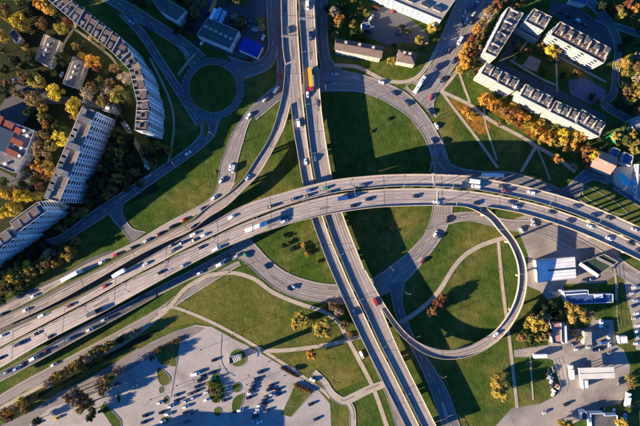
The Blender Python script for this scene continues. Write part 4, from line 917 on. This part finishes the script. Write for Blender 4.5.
# ------------------------------------------------------------------ trees
def crown_mesh(seed, r, h, n, leaf, gaps=.0, squash=1.0, sparse=False):
    rnd = random.Random(seed); cl = []
    for k in range(rnd.randint(20, 26)):
        a = rnd.uniform(0, 6.283); q = rnd.random()**.5*.78; z = rnd.uniform(-.8, .95)*math.sqrt(max(0, 1-q*q))
        cl.append((Vector((math.cos(a)*q*r, math.sin(a)*q*r*squash, z*h*.5)), rnd.uniform(.26, .42)*r))
    V, F = [], []
    for k in range(n):
        c, cr_ = rnd.choice(cl); d = Vector((rnd.gauss(0,1), rnd.gauss(0,1), rnd.gauss(0,1))).normalized()
        p = c+d*cr_*(rnd.uniform(.25, 1.12) if not sparse else rnd.uniform(0, 1.2)); s = leaf*rnd.uniform(.6, 1.3)
        nn = (d+Vector((rnd.gauss(0,.5), rnd.gauss(0,.5), rnd.gauss(0,.5)+.25))).normalized(); u = nn.orthogonal().normalized(); w = nn.cross(u); t = rnd.uniform(0, 6.283)
        u, w = u*math.cos(t)+w*math.sin(t), w*math.cos(t)-u*math.sin(t); b = len(V)
        V += [p-u*s-w*s*.3, p-w*s*.7, p+u*s, p+w*s*.7]; F.append((b, b+1, b+2, b+3))
    return V, F
TP = {}
def tree_proto(color, var):
    if (color, var) in TP: return TP[(color, var)]
    bare = color in ('pale',) ; V, F = crown_mesh(hash_(color)+var*17, 4.0, 6.5+var*.5, 3000 if not bare else 1300, .33, squash=[1,.8,1.15][var], sparse=bare or color == 'brown')
    V = [v+Vector((0,0,5.6)) for v in V]; me = mesh('crown', V, F, 'leaf_'+color)
    mb = MB().tube((0,0,0),(.1,.05,3.4),.34,.22,8); rnd = random.Random(var)
    for k in range(7):
        a = k*.9+rnd.random(); z = 2.6+.35*k; ln = rnd.uniform(1.6, 3.0); mb.tube((.05,.03,z),(math.cos(a)*ln, math.sin(a)*ln, z+rnd.uniform(1.4,3.0)),.14,.03,5)
    mb.tube((.1,.05,3.4),(.2,-.1,7.6),.22,.04,6)
    TP[(color, var)] = (me, mb.mesh('trunk', 'bark')); return TP[(color, var)]
def hash_(s): return sum(ord(c)*(i+3) for i, c in enumerate(s))
TREES = []
def grove(place, group, items, kind='tree'):
    for it in items: TREES.append(dict(px=it[0], py=it[1], r=it[2], color=it[3], place=place, group=group, kind=kind))
grove('left of the curving tower row', 'courtyard trees', [(45,4,7.5,'orange'),(38,2,5,'orange'),(51,9,5.5,'gold'),(20,22,7.5,'yellow'),(25,27,5,'gold'),(12,18,4,'olive'),(3,36,5,'gold'),(4,50,4,'brown'),(92,62,6.5,'orange'),(96,67,4,'russet'),(81,56,4,'gold'),(56,93,7,'yellow'),(52,88,4,'olive'),(36,80,7.5,'olive'),(41,84,5,'gold'),(34,99,7,'brown'),(41,101,5,'pale'),(87,93,6.5,'pale'),(92,87,5,'brown'),(75,103,6,'yellow'),(108,94,7,'pale'),(116,96,7,'olive'),(124,78,6,'pale'),(126,99,6.5,'green'),(103,101,5,'olive'),(119,90,5,'gold'),(18,93,4,'brown'),(97,40,3,'olive'),(91,37,2.5,'gold'),(102,46,3,'olive'),(69,60,4,'green'),(115,68,4.5,'brown'),(110,84,4.5,'brown'),(100,80,4,'green'),(6,8,5,'brown'),(30,55,4.5,'green'),(28,13,4,'green'),(54,73,3.5,'olive'),(68,22,4,'russet'),(60,18,4,'dark green'),(84,44,3.5,'dark green'),(14,60,5,'dark green'),(3,70,5,'green'),(8,84,4,'brown'),(22,66,4,'green')])
grove('between school and slab block', 'trees by the school', [(73,108,7,'yellow'),(77,117,5,'gold'),(59,139,7.5,'yellow'),(52,145,6,'olive'),(43,137,6.5,'brown'),(44,151,7.5,'brown'),(38,146,5,'pale'),(41,166,7,'orange'),(49,167,6,'gold'),(53,173,5,'orange'),(46,176,4.5,'russet'),(40,186,4.5,'russet'),(5,193,5.5,'yellow'),(11,196,4,'gold'),(22,195,6,'yellow'),(28,198,5,'yellow'),(38,196,4.5,'olive'),(17,202,3.5,'gold'),(9,209,7,'yellow'),(16,211,5.5,'gold'),(2,213,5,'yellow'),(33,180,5,'green'),(22,184,4,'dark green'),(48,120,5,'green'),(30,112,4.5,'dark green'),(60,124,5,'dark green'),(4,182,4,'green'),(27,170,4,'green')])
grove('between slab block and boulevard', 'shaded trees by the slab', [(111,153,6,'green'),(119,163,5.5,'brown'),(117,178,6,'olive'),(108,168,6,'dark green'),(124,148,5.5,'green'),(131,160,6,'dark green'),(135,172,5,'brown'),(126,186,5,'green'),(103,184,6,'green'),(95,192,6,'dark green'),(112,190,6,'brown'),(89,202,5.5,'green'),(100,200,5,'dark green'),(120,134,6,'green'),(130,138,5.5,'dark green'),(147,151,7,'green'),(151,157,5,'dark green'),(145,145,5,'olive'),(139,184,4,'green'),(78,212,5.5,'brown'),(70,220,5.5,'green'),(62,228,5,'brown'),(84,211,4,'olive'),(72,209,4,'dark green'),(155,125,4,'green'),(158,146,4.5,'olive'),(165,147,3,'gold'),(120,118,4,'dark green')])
grove('below the stepped tower block', 'embankment trees', [(28,266,6,'yellow'),(33,271,5,'gold'),(24,272,4.5,'olive'),(12,276,5.5,'yellow'),(6,274,4.5,'gold'),(17,279,5,'olive'),(3,289,5,'brown'),(10,286,5,'green'),(40,264,5,'brown'),(45,258,5.5,'olive'),(50,253,5,'pale'),(40,272,4,'green'),(56,249,4,'green'),(50,264,4,'russet'),(22,286,4,'green'),(34,281,3.5,'olive'),(45,247,4,'dark green'),(32,255,4.5,'dark green'),(20,260,4.5,'green'),(8,265,4.5,'dark green'),(1,300,4,'green')])
grove('beside the car park access road', 'scrub trees by the access road', [(6,412,4.5,'brown'),(13,410,5,'orange'),(19,406,5,'pale'),(25,402,5.5,'gold'),(31,398,5,'brown'),(10,418,4,'russet'),(26,408,4,'brown'),(50,383,5,'pale'),(55,378,4.5,'brown'),(60,376,5.5,'gold'),(66,371,5,'brown'),(72,368,5,'olive'),(78,364,4.5,'gold'),(82,361,5.5,'brown'),(88,357,5,'pale'),(94,353,5,'olive'),(100,350,5,'brown'),(107,346,4.5,'gold'),(114,344,4.5,'olive'),(121,340,4,'green'),(128,337,4,'olive'),(58,386,4,'olive'),(92,361,4,'brown'),(136,332,3.5,'brown'),(99,359,3.5,'olive'),(83,370,3.5,'gold')])
grove('at the car park edge', 'trees in the car park edge', [(100,385,5.5,'pale'),(108,380,6,'brown'),(114,376,5,'olive'),(118,371,5,'pale'),(104,390,4.5,'brown'),(70,398,5.5,'brown'),(77,401,5.5,'pale'),(85,399,5.5,'brown'),(82,408,5,'olive'),(90,405,4.5,'brown'),(92,412,4,'green'),(74,392,4.5,'pale'),(80,393,4.5,'brown'),(90,418,4,'dark green'),(37,421,4,'dark green'),(159,351,3,'brown'),(152,358,3,'dark green'),(209,384,3,'olive'),(213,392,3.2,'russet'),(218,394,3,'green'),(215,400,2.6,'dark green'),(213,386,2.6,'green')])
grove('on the lawn left of the straight bridge', 'trees on the south lawn', [(300,320,8.8,'olive'),(295,325,4.5,'gold'),(322,327,10,'olive'),(327,331,5.5,'gold'),(311.5,354,5,'orange'),(339,312,5,'pale'),(333,305,4.5,'brown'),(345,325,4.5,'brown'),(350,335,4,'brown')])
grove('around the loop ramp and yards', 'trees around the loop', [(438,303,4.5,'russet'),(443,298,4.5,'russet'),(434,310,4.5,'brown'),(446,305,3.5,'russet'),(430,313,3.5,'brown'),(499,387,8,'gold'),(501,395,6,'gold'),(497,379,5,'olive'),(535,320,10,'gold'),(542,324,6.5,'gold'),(545,317,5,'pale'),(528,325,5,'olive'),(575,314,9.5,'gold'),(571,309,5.5,'gold'),(584,316,5,'olive'),(590,315,5,'pale'),(568,305,4.5,'gold'),(522,337,4.5,'brown'),(529,338,4.5,'green'),(537,337,4.5,'olive'),(545,336,4.5,'brown'),(517,334,4,'dark green'),(535,344,3.5,'dark green'),(526,345,3.5,'green'),(570,427,6,'gold'),(622,424,6,'gold'),(563,424,5,'olive'),(546,310,5,'dark green'),(552,305,4.5,'dark green'),(557,314,4.5,'dark green'),(548,330,4,'dark green'),(630,378,4,'olive'),(631,386,4,'brown'),(629,408,4,'green'),(574,334,3,'dark green'),(578,339,3,'green')])
grove('along the avenue in front of the estate', 'avenue trees', [(503,1,5,'brown'),(497,5,5,'russet'),(491,11,5,'brown'),(486,17,5,'pale'),(481,24,5,'brown'),(477,30,5,'orange'),(480,36,5,'brown'),(473,38,5,'russet'),(476,46,5,'brown'),(468,47,5,'orange'),(471,54,5,'russet'),(463,55,5.5,'orange'),(466,63,6,'orange'),(460,70,4,'gold'),(472,63,4.5,'brown'),(479,53,4,'pale'),(478,71,3.5,'russet'),(513,4,4,'brown'),(520,2,4,'russet'),(508,-3,4,'brown'),(471,74,3.5,'green')])
grove('in front of the cream estate row', 'trees before the estate row', [(484,100,5.5,'orange'),(492,106,5,'orange'),(489,97,4,'gold'),(498,108,4,'brown'),(505,111,4.5,'brown'),(512,112,4.5,'russet'),(519,115,4.5,'orange'),(471,116,4,'gold'),(466,112,3.5,'orange'),(546,137,6,'orange'),(551,141,4.5,'gold'),(541,141,3.5,'olive'),(561,135,6,'yellow'),(564,142,4.5,'gold'),(558,143,4,'olive'),(577,134,6,'gold'),(581,138,5,'orange'),(574,143,4.5,'orange'),(572,148,3.5,'gold'),(557,160,5,'orange'),(574,167,3.5,'pale'),(595,156,4.5,'yellow'),(585,150,4.5,'brown'),(586,158,4,'russet'),(534,128,4,'gold'),(527,124,4,'olive'),(541,122,4,'gold'),(568,125,3.5,'olive'),(590,143,3.5,'green'),(588,167,3.5,'brown'),(518,124,3.5,'russet'),(500,124,3,'brown'),(566,150,3.5,'brown'),(509,120,3.5,'gold')])
grove('inside the estate courtyard', 'estate courtyard trees', [(549,50,5,'yellow'),(555,54,5,'gold'),(551,57,4,'yellow'),(575,73,4.5,'brown'),(579,75,3,'orange'),(541,47,4,'brown'),(518,52,4,'dark green'),(528,50,3.5,'brown'),(563,75,3.5,'dark green'),(597,102,4,'brown'),(592,96,3.5,'dark green'),(545,72,3.5,'green')])
grove('beside the northern houses', 'trees by the northern houses', [(335,12,5,'pale'),(339,19,5,'orange'),(338,24,4.5,'gold'),(352,16,4,'green'),(353,24,4,'olive'),(335,34,3.5,'olive'),(391,60,4,'olive'),(420,40,5,'olive'),(425,41,4,'pale'),(432,28,5,'gold'),(437,27,4,'olive'),(436,39,3.5,'green'),(345,6,4,'dark green'),(360,6,4,'green'),(330,26,3.5,'brown'),(366,30,3,'dark green'),(401,27,3,'dark green'),(430,17,3.5,'green'),(327,8,4,'dark green'),(364,43,3,'dark green'),(408,31,3,'green'),(394,46,3,'dark green')])
grove('in the gardens at the upper right', 'garden trees', [(626,63,5,'gold'),(630,57,4,'olive'),(619,65,3.5,'olive'),(626,72,4.5,'olive'),(635,67,4.5,'brown'),(638,55,4,'pale'),(634,88,5.5,'olive'),(638,95,5,'gold'),(631,95,4,'green'),(602,6,4.5,'dark green'),(628,4,5,'russet'),(634,8,4.5,'orange'),(626,14,4,'brown'),(640,30,4,'dark green'),(612,12,4,'dark green'),(634,150,4.5,'olive'),(626,140,4.5,'green'),(620,133,4,'olive'),(632,134,4.5,'gold'),(638,142,4,'olive'),(608,163,3.5,'green'),(617,143,3.5,'green'),(604,147,3.5,'dark green'),(630,110,4,'dark green'),(620,105,4.5,'dark green'),(637,78,4,'pale'),(611,186,2.5,'green'),(600,140,3,'green'),(625,126,4,'olive'),(640,104,4,'green'),(623,85,4,'dark green'),(628,40,4.5,'dark green'),(622,48,4,'dark green')])
grove('behind the warehouse near the roundabout', 'trees behind the warehouse', [(193,6,5,'brown'),(196,14,5,'brown'),(190,18,4.5,'dark green'),(188,27,4.5,'dark green'),(203,4,4.5,'brown'),(234,18,4.5,'pale'),(239,23,4.5,'brown'),(241,28,4,'russet'),(261,20,4,'gold'),(242,17,3.5,'brown'),(183,31,3.5,'green'),(246,2,4,'brown'),(141,2,5,'dark green'),(133,-2,5,'green'),(176,30,4,'dark green'),(250,60,2.5,'dark green'),(232,20,3.5,'dark green')])
grove('on the interchange lawns', 'bushes inside the interchange', [(286,236,2.6,'dark green'),(289,243,3,'green'),(283,246,2.4,'dark green'),(292,249,2.6,'dark green'),(305,249,3,'green'),(311,252,2.5,'dark green'),(303,245,2.4,'orange'),(307,254,2.6,'gold'),(320,243,2.6,'dark green'),(215,172,1.6,'olive'),(389,228,2.4,'brown'),(394,232,2.2,'dark green'),(387,233,2,'brown'),(318,262,2.2,'green'),(389,119,2,'dark green'),(372,131,1.8,'green')], 'bush')
rf = random.Random(11)
def fill(poly, n, place, group, cols, r0=3.4, r1=6.2):
    xs = [p[0] for p in poly]; ys = [p[1] for p in poly]; k = 0; items = []
    for _ in range(n*30):
        if k >= n: break
        x, y = rf.uniform(min(xs), max(xs)), rf.uniform(min(ys), max(ys)); r = rf.uniform(r0, r1)
        if not inside(x, y, poly) or any((t['px']-x)**2+(t['py']-y)**2 < ((t['r']+r)*.62)**2 for t in TREES): continue
        w = W(x, y, 4); bad = False
        for dx, dy in ((0,0),(2.5,0),(-2.5,0),(0,2.5),(0,-2.5)):
            if any(inside(w.x+dx, w.y+dy, q) for q in PATHS) or any(inside(w.x+dx, w.y+dy, q) for q in BPOLY) or any(inside(w.x+dx, w.y+dy, q[2]) for q in ROADS): bad = True; break
        if bad: continue
        TREES.append(dict(px=x, py=y, r=r, color=rf.choice(cols), place=place, group=group, kind='tree')); k += 1
fill([(0,0),(45,0),(76,26),(112,56),(134,104),(96,104),(72,104),(48,100),(0,104)], 13, 'left of the curving tower row', 'courtyard trees', ['olive','brown','green','dark green','gold','brown'])
fill([(36,108),(80,104),(60,150),(40,196),(0,214),(0,176),(30,170)], 8, 'between school and slab block', 'trees by the school', ['olive','brown','gold','green','orange'])
fill([(118,122),(135,138),(172,150),(120,188),(60,238),(80,212),(100,160)], 22, 'between slab block and boulevard', 'shaded trees by the slab', ['green','brown','dark green','olive'])
fill([(60,232),(30,258),(0,262),(0,300),(30,286),(62,262),(80,240)], 9, 'below the stepped tower block', 'embankment trees', ['green','olive','brown','gold'])
fill([(596,0),(640,0),(640,160),(606,150),(622,118),(622,60)], 18, 'in the gardens at the upper right', 'garden trees', ['olive','green','dark green','brown','gold'], 3, 5.2)
fill([(318,0),(372,0),(366,36),(334,36),(330,10)], 8, 'beside the northern houses', 'trees by the northern houses', ['olive','green','dark green','brown'], 2.6, 4.4)
fill([(100,0),(145,0),(200,40),(196,8),(240,0),(190,-6)], 8, 'behind the warehouse near the roundabout', 'trees behind the warehouse', ['green','dark green','brown'], 3, 5)
fill([(500,115),(600,160),(590,140),(540,120),(512,104)], 8, 'in front of the cream estate row', 'trees before the estate row', ['olive','green','gold','orange'], 2.6, 4)
# the 300 largest trees are things; the small rest is one mass of undergrowth
_tr = sorted([t for t in TREES if t['kind'] == 'tree'], key=lambda t: -t['r']); SMALL = _tr[292:]; _ids = {id(t) for t in SMALL}
TREES = [t for t in TREES if id(t) not in _ids]
cnt = defaultdict(list)
for t in TREES: cnt[(t['place'], t['color'], t['kind'])].append(t)
CN_ = {'pale':'bare pale','gold':'golden','russet':'russet red','brown':'brown','dark green':'dark green','green':'green','olive':'olive yellow','yellow':'bright yellow','orange':'orange'}
for (pl_, c_, k_), lst in cnt.items():
    byx = max(v['px'] for v in lst)-min(v['px'] for v in lst) >= max(v['py'] for v in lst)-min(v['py'] for v in lst)
    lst.sort(key=lambda v: v['px'] if byx else v['py'])
    for i, t in enumerate(lst): t['label'] = f"{CN_[c_]} {k_} {pl_}"+('' if len(lst) == 1 else f", {ordinal(i)} from the {'left' if byx else 'top'}")
proto = {}
for i, t in enumerate(TREES):
    var = i % 3; key = (t['color'], var, t['kind'])
    if key not in proto:
        cm, tm = tree_proto(t['color'], var); root = empty('tree' if t['kind'] == 'tree' else 'bush', (0,0,0)); link('crown', cm, root); link('trunk', tm, root); proto[key] = root
    else: root = copy_thing(proto[key])
    s = t['r']*S/(3.6 if t['group'] in ('courtyard trees','trees by the school','embankment trees') else 3.85); hz = (.95 if t['kind'] == 'tree' else .8)*random.uniform(.9, 1.25)
    sz = (min(s*1.0, 1.0)*hz+.12)*(1.5 if ('scrub' in t['group'] or 'car park edge' in t['place']) and t['r'] > 4 else 1.0) if t['kind'] == 'tree' else s*.6
    w = W(t['px'], t['py'], 5.6*sz)
    if any(inside(w.x, w.y, q) for q in BPOLY):
        c_ = min(BPOLY, key=lambda q: 0 if inside(w.x, w.y, q) else 1); m_ = Vector((sum(p[0] for p in c_)/len(c_), sum(p[1] for p in c_)/len(c_), 0)); dv = (w-m_); dv.z = 0; g_ = 0
        while inside(w.x, w.y, c_) and g_ < 40: w = w+dv.normalized()*.5; g_ += 1
    root.location = (w.x, w.y, -.6 if t['kind'] == 'bush' else 0); root.rotation_euler = (0, 0, random.uniform(0, 6.28)); root.scale = (s*random.uniform(.92,1.1), s*random.uniform(.92,1.1), sz)
    tag(root, t['label'], t['kind'], t['group'])

mats_ = sorted({t['color'] for t in SMALL}); V, F, I = [], [], []; small = [crown_mesh(900+k, 4.0, 6.5, 520, .5) for k in range(3)]
for i, t in enumerate(SMALL):
    s = t['r']*S/3.7; w = W(t['px'], t['py'], 5*s); sv, sf = small[i % 3]; b0 = len(V); ca, sa = math.cos(i*1.7), math.sin(i*1.7)
    V += [(w.x+(v.x*ca-v.y*sa)*s, w.y+(v.x*sa+v.y*ca)*s, (v.z+4.6)*s) for v in sv]; F += [tuple(b0+q for q in f) for f in sf]; I += [mats_.index(t['color'])]*len(sf)
    tb = MB().tube((w.x, w.y, 0), (w.x, w.y, 4.5*s), .18*s+.05, .1*s, 5); b0 = len(V); V += tb.v; F += [tuple(b0+q for q in f) for f in tb.f]; I += [len(mats_)]*len(tb.f)
o = link('undergrowth', mesh('undergrowth', V, F, ['leaf_'+c for c in mats_]+['bark'], I)); o['kind'] = 'stuff'; o['label'] = 'small mixed autumn trees and scrub filling gaps between the larger trees'; o['category'] = 'undergrowth'
# ------------------------------------------------------------------ street furniture
def lamp_meshes(double, hgt=9.0):
    mb = MB().tube((0,0,0),(0,0,hgt),.13,.07,8); arms = []
    hd = MB()
    for s in ((-1,1) if double else (1,)):
        mb.tube((0,0,hgt-.1),(0,s*2.0,hgt+.5),.06,.05,6); hd.box((0,s*2.3,hgt+.48),(.36,.9,.14))
    return mb.mesh('pole','steel'), hd.mesh('lamp_head','steel'), MB().box((0,0,.15),(.6,.6,.3)).mesh('base','concrete')
LM = {d: lamp_meshes(d) for d in (True, False)}
LAMP = []
def lamp(p, ang, double, place, group):
    LAMP.append((p, ang, double, place, group))
def along(key, f, step, double, place, group, flip=False, start=6, ground=False, px_stop=None):
    r = [q for q in ROADS if q[0] == key][0]; Lw, Rw = r[3], r[4]; acc = 0; last = None; nxt = start
    for k in range(1, len(Lw)):
        a, b = Lw[k-1].lerp(Rw[k-1], f), Lw[k].lerp(Rw[k], f); acc += (b-a).length
        if acc >= nxt:
            nxt += step; d = b-a
            ix = b.x/S*H/(H-b.z)+320; iy = 213-b.y/S*H/(H-b.z)
            if not (-6 < ix < 646 and -6 < iy < 432): continue
            if ground and any(inside(b.x, b.y, q[2]) for q in ROADS): continue
            lamp(b.copy(), math.atan2(d.y, d.x)+(math.pi if flip else 0), double, place, group)
along('D', .012, 30, True, 'between the two viaduct carriageways', 'lamps along the viaduct', start=10)
along('EN', .02, 32, True, 'between the two straight bridge carriageways', 'lamps along the straight bridge', start=10)
along('RS', -.05, 34, False, 'on the inner kerb of the ring road', 'lamps on the ring road', flip=True, ground=True)
along('WB', 1.12, 30, False, 'along the boulevard', 'lamps on the boulevard', ground=True)
along('AV', 1.05, 30, False, 'along the broad avenue', 'lamps on the avenue', ground=True, flip=False)
along('EB', 1.1, 26, False, 'along the residential street', 'lamps on the residential street', ground=True)
along('FR', 1.1, 34, False, 'along the frontage road', 'lamps on the frontage road', ground=True)
along('LP', .98, 34, False, 'on the edge of the loop ramp', 'lamps on the loop ramp')
along('SE', 1.1, 30, False, 'along the shaded street south of the loop', 'lamps south of the loop', ground=True)
for x, y in ((200,350),(232,335),(268,362),(290,400),(176,386),(150,400),(205,395),(246,385),(284,376)): lamp(W(x,y,0), 1.2, True, 'standing in the car park', 'car park lamps')
cl = defaultdict(list)
for l in LAMP: cl[l[3]].append(l)
lp = {}
for pl_, lst in cl.items():
    byx = max(l[0].x for l in lst)-min(l[0].x for l in lst) >= max(l[0].y for l in lst)-min(l[0].y for l in lst)
    lst.sort(key=lambda l: l[0].x if byx else -l[0].y)
    for i, (p, a, dbl, _, g) in enumerate(lst):
        if dbl not in lp:
            root = empty('street_lamp', (0,0,0))
            for nm, me in zip(('pole','lamp_head','base'), LM[dbl]): link(nm, me, root)
            lp[dbl] = root
        else: root = copy_thing(lp[dbl])
        root.location = p; root.rotation_euler = (0,0,a)
        tag(root, f"{'two-armed' if dbl else 'single-armed'} steel street lamp {pl_}, {ordinal(i)} from the {'left' if byx else 'top'}", 'street lamp', g)
# overhead sign gantries across the bridges
def gantry(key, px, py, label, span=1.0):
    r = [q for q in ROADS if q[0] == key][0]; k = min(range(len(r[1])), key=lambda k: (r[1][k]-W(px,py,r[1][k].z)).length)
    a, b = r[3][k], r[4][k]; d = b-a; an = math.atan2(d.y, d.x); root = empty('sign_gantry', a, an); tag(root, label, 'sign gantry'); w = d.length
    for x in (0, w): o = MB().tube((0,0,-.3),(0,0,6.4),.2,.16,8).build('post','steel',root); o.location = (x,0,0)
    mb = MB()
    for z in (6.0, 6.6):
        for y in (-.4,.4): mb.tube((0,y,z),(w,y,z),.07,.07,5)
    for q in range(int(w/1.2)): mb.tube((q*1.2,-.4,6.0),(q*1.2+.6,.4,6.6),.04,.04,4)
    mb.build('truss','parapet_metal',root); MB().box((w*.5,-.55,6.3),(w*.55,.1,2.4)).build('sign_panel','steel',root)
gantry('WN', 289, 41, 'sign gantry spanning the bridge carriageway level with the blue hall')
gantry('EN', 309, 22, 'sign gantry spanning the farther bridge carriageway near the top edge')
gantry('C', 431, 181, 'sign gantry over the upper viaduct carriageway at its crest')
gantry('D', 435, 197, 'sign gantry over the lower viaduct carriageway at its crest')
gantry('D', 253, 226, 'sign gantry over the lower viaduct carriageway where the ring road passes below')
# red hedge beside the car park, low walls, tank, billboard
rnd = random.Random(5); V, F = [], []
for k in range(900):
    t = rnd.random(); p = W(281+16.5*t, 367.5+9*t, 0)+Vector((rnd.gauss(0,.45), rnd.gauss(0,.45), rnd.uniform(0,1.1))); d = Vector((rnd.gauss(0,1),rnd.gauss(0,1),rnd.gauss(0,1))).normalized(); u = d.orthogonal().normalized()*.22; w = d.cross(u.normalized())*.22; b = len(V)
    V += [p-u, p-w, p+u, p+w]; F.append((b,b+1,b+2,b+3))
tag(link('hedge', mesh('hedge', V, F, 'hedge_red')), 'low dark red hedge between car park and footpath', 'hedge')
for (x0,y0,x1,y1), lb in (((294.5,384.5,311.5,391.5),'dark retaining hedge along the top of the grass wedge island'), ((154,351.5,181,338.5),'dark brown hedge along the slanting island near the access road')):
    V, F = [], []; A_, B_ = W(x0,y0), W(x1,y1)
    for k in range(1500):
        p = A_.lerp(B_, rnd.random())+Vector((rnd.gauss(0,.7), rnd.gauss(0,.7), rnd.uniform(0,1.9))); d = Vector((rnd.gauss(0,1),rnd.gauss(0,1),rnd.gauss(0,1))).normalized(); u = d.orthogonal().normalized()*.26; w = d.cross(u.normalized())*.26; b = len(V)
        V += [p-u, p-w, p+u, p+w]; F.append((b,b+1,b+2,b+3))
    tag(link('hedge', mesh('hedge', V, F, 'leaf_brown')), lb, 'hedge')
tk = empty('storage_tank', W(261.5,27,0)); tag(tk, 'small orange storage tank beside the corner street', 'tank')
MB().tube((0,0,.3),(0,0,3.4),2.2,2.2,20).tube((0,0,3.4),(0,0,4.2),2.2,.4,20).build('tank_shell','rust',tk); MB().tube((0,0,0),(0,0,.3),2.5,2.5,20).build('base','concrete',tk)
# fences of the yards
def fence(pts, label, hgt=2.0, m='steel'):
    P = [W(*p) for p in pts]; c = P[0]; root = empty('fence', c); tag(root, label, 'fence'); ps = MB(); pn = MB()
    for a, b in zip(P, P[1:]):
        d = b-a; n = max(1, int(d.length/3)); an = math.atan2(d.y, d.x); mid = (a+b)/2-c
        for z in (.4, 1.1, hgt-.1): pn.box((mid.x, mid.y, z), (d.length, .05, .07), an)
        for k in range(n): p = a.lerp(b, k/n)-c; ps.box((p.x, p.y, hgt/2), (.1,.1,hgt))
    pn.build('rail', m, root); ps.build('fence_posts', m, root)
fence([(514,350),(530,347),(548,345)], 'steel fence along the top of the lower yard')
fence([(553,360),(557,372),(560,388),(557,396)], 'steel fence between the lawn and the lower yard')
fence([(614,268),(616,284),(616,316),(618,330)], 'steel fence beside the edge parking')
fence([(588,169),(612,182),(630,192),(650,205)], 'garden fence between the residential street and the villas')
fence([(196,36),(228,52),(262,62),(266,40)], 'steel fence round the warehouse yard')
# benches of rubble and crates in the yards
def clutter(px, py, n, lb):
    rnd = random.Random(int(px)); xs = sorted(px+rnd.uniform(-5,5) for _ in range(n))
    for k in range(n):
        x, y = xs[k], py+rnd.uniform(-5,5); w = W(x,y,0); s = rnd.uniform(.8,2.0); c = rnd.choice(['panel_white','rust','paint_blue','bitumen_grey','roof_grey'])
        o = MB().box((0,0,s*.4),(s*1.5,s,s*.8)).box((0,0,s*.83),(s*1.4,s*.9,s*.06)).build('crate', c); o.location = (w.x,w.y,LAY[0]); o.rotation_euler=(0,0,rnd.uniform(0,3)); tag(o, f'{dict(panel_white="white",rust="rusty brown",paint_blue="blue",bitumen_grey="dark grey",roof_grey="pale grey")[c]} {lb}, {ordinal(k)} from the left', 'crate', 'crates in the yards')
clutter(556,390,5,'crate at the lawn edge of the lower yard')
clutter(606,330,4,'crate in the yard beside the grey hut')
clutter(250,25,5,'crate behind the blue-roofed hall')
clutter(368,27,4,'crate in the car yard by the cream house')
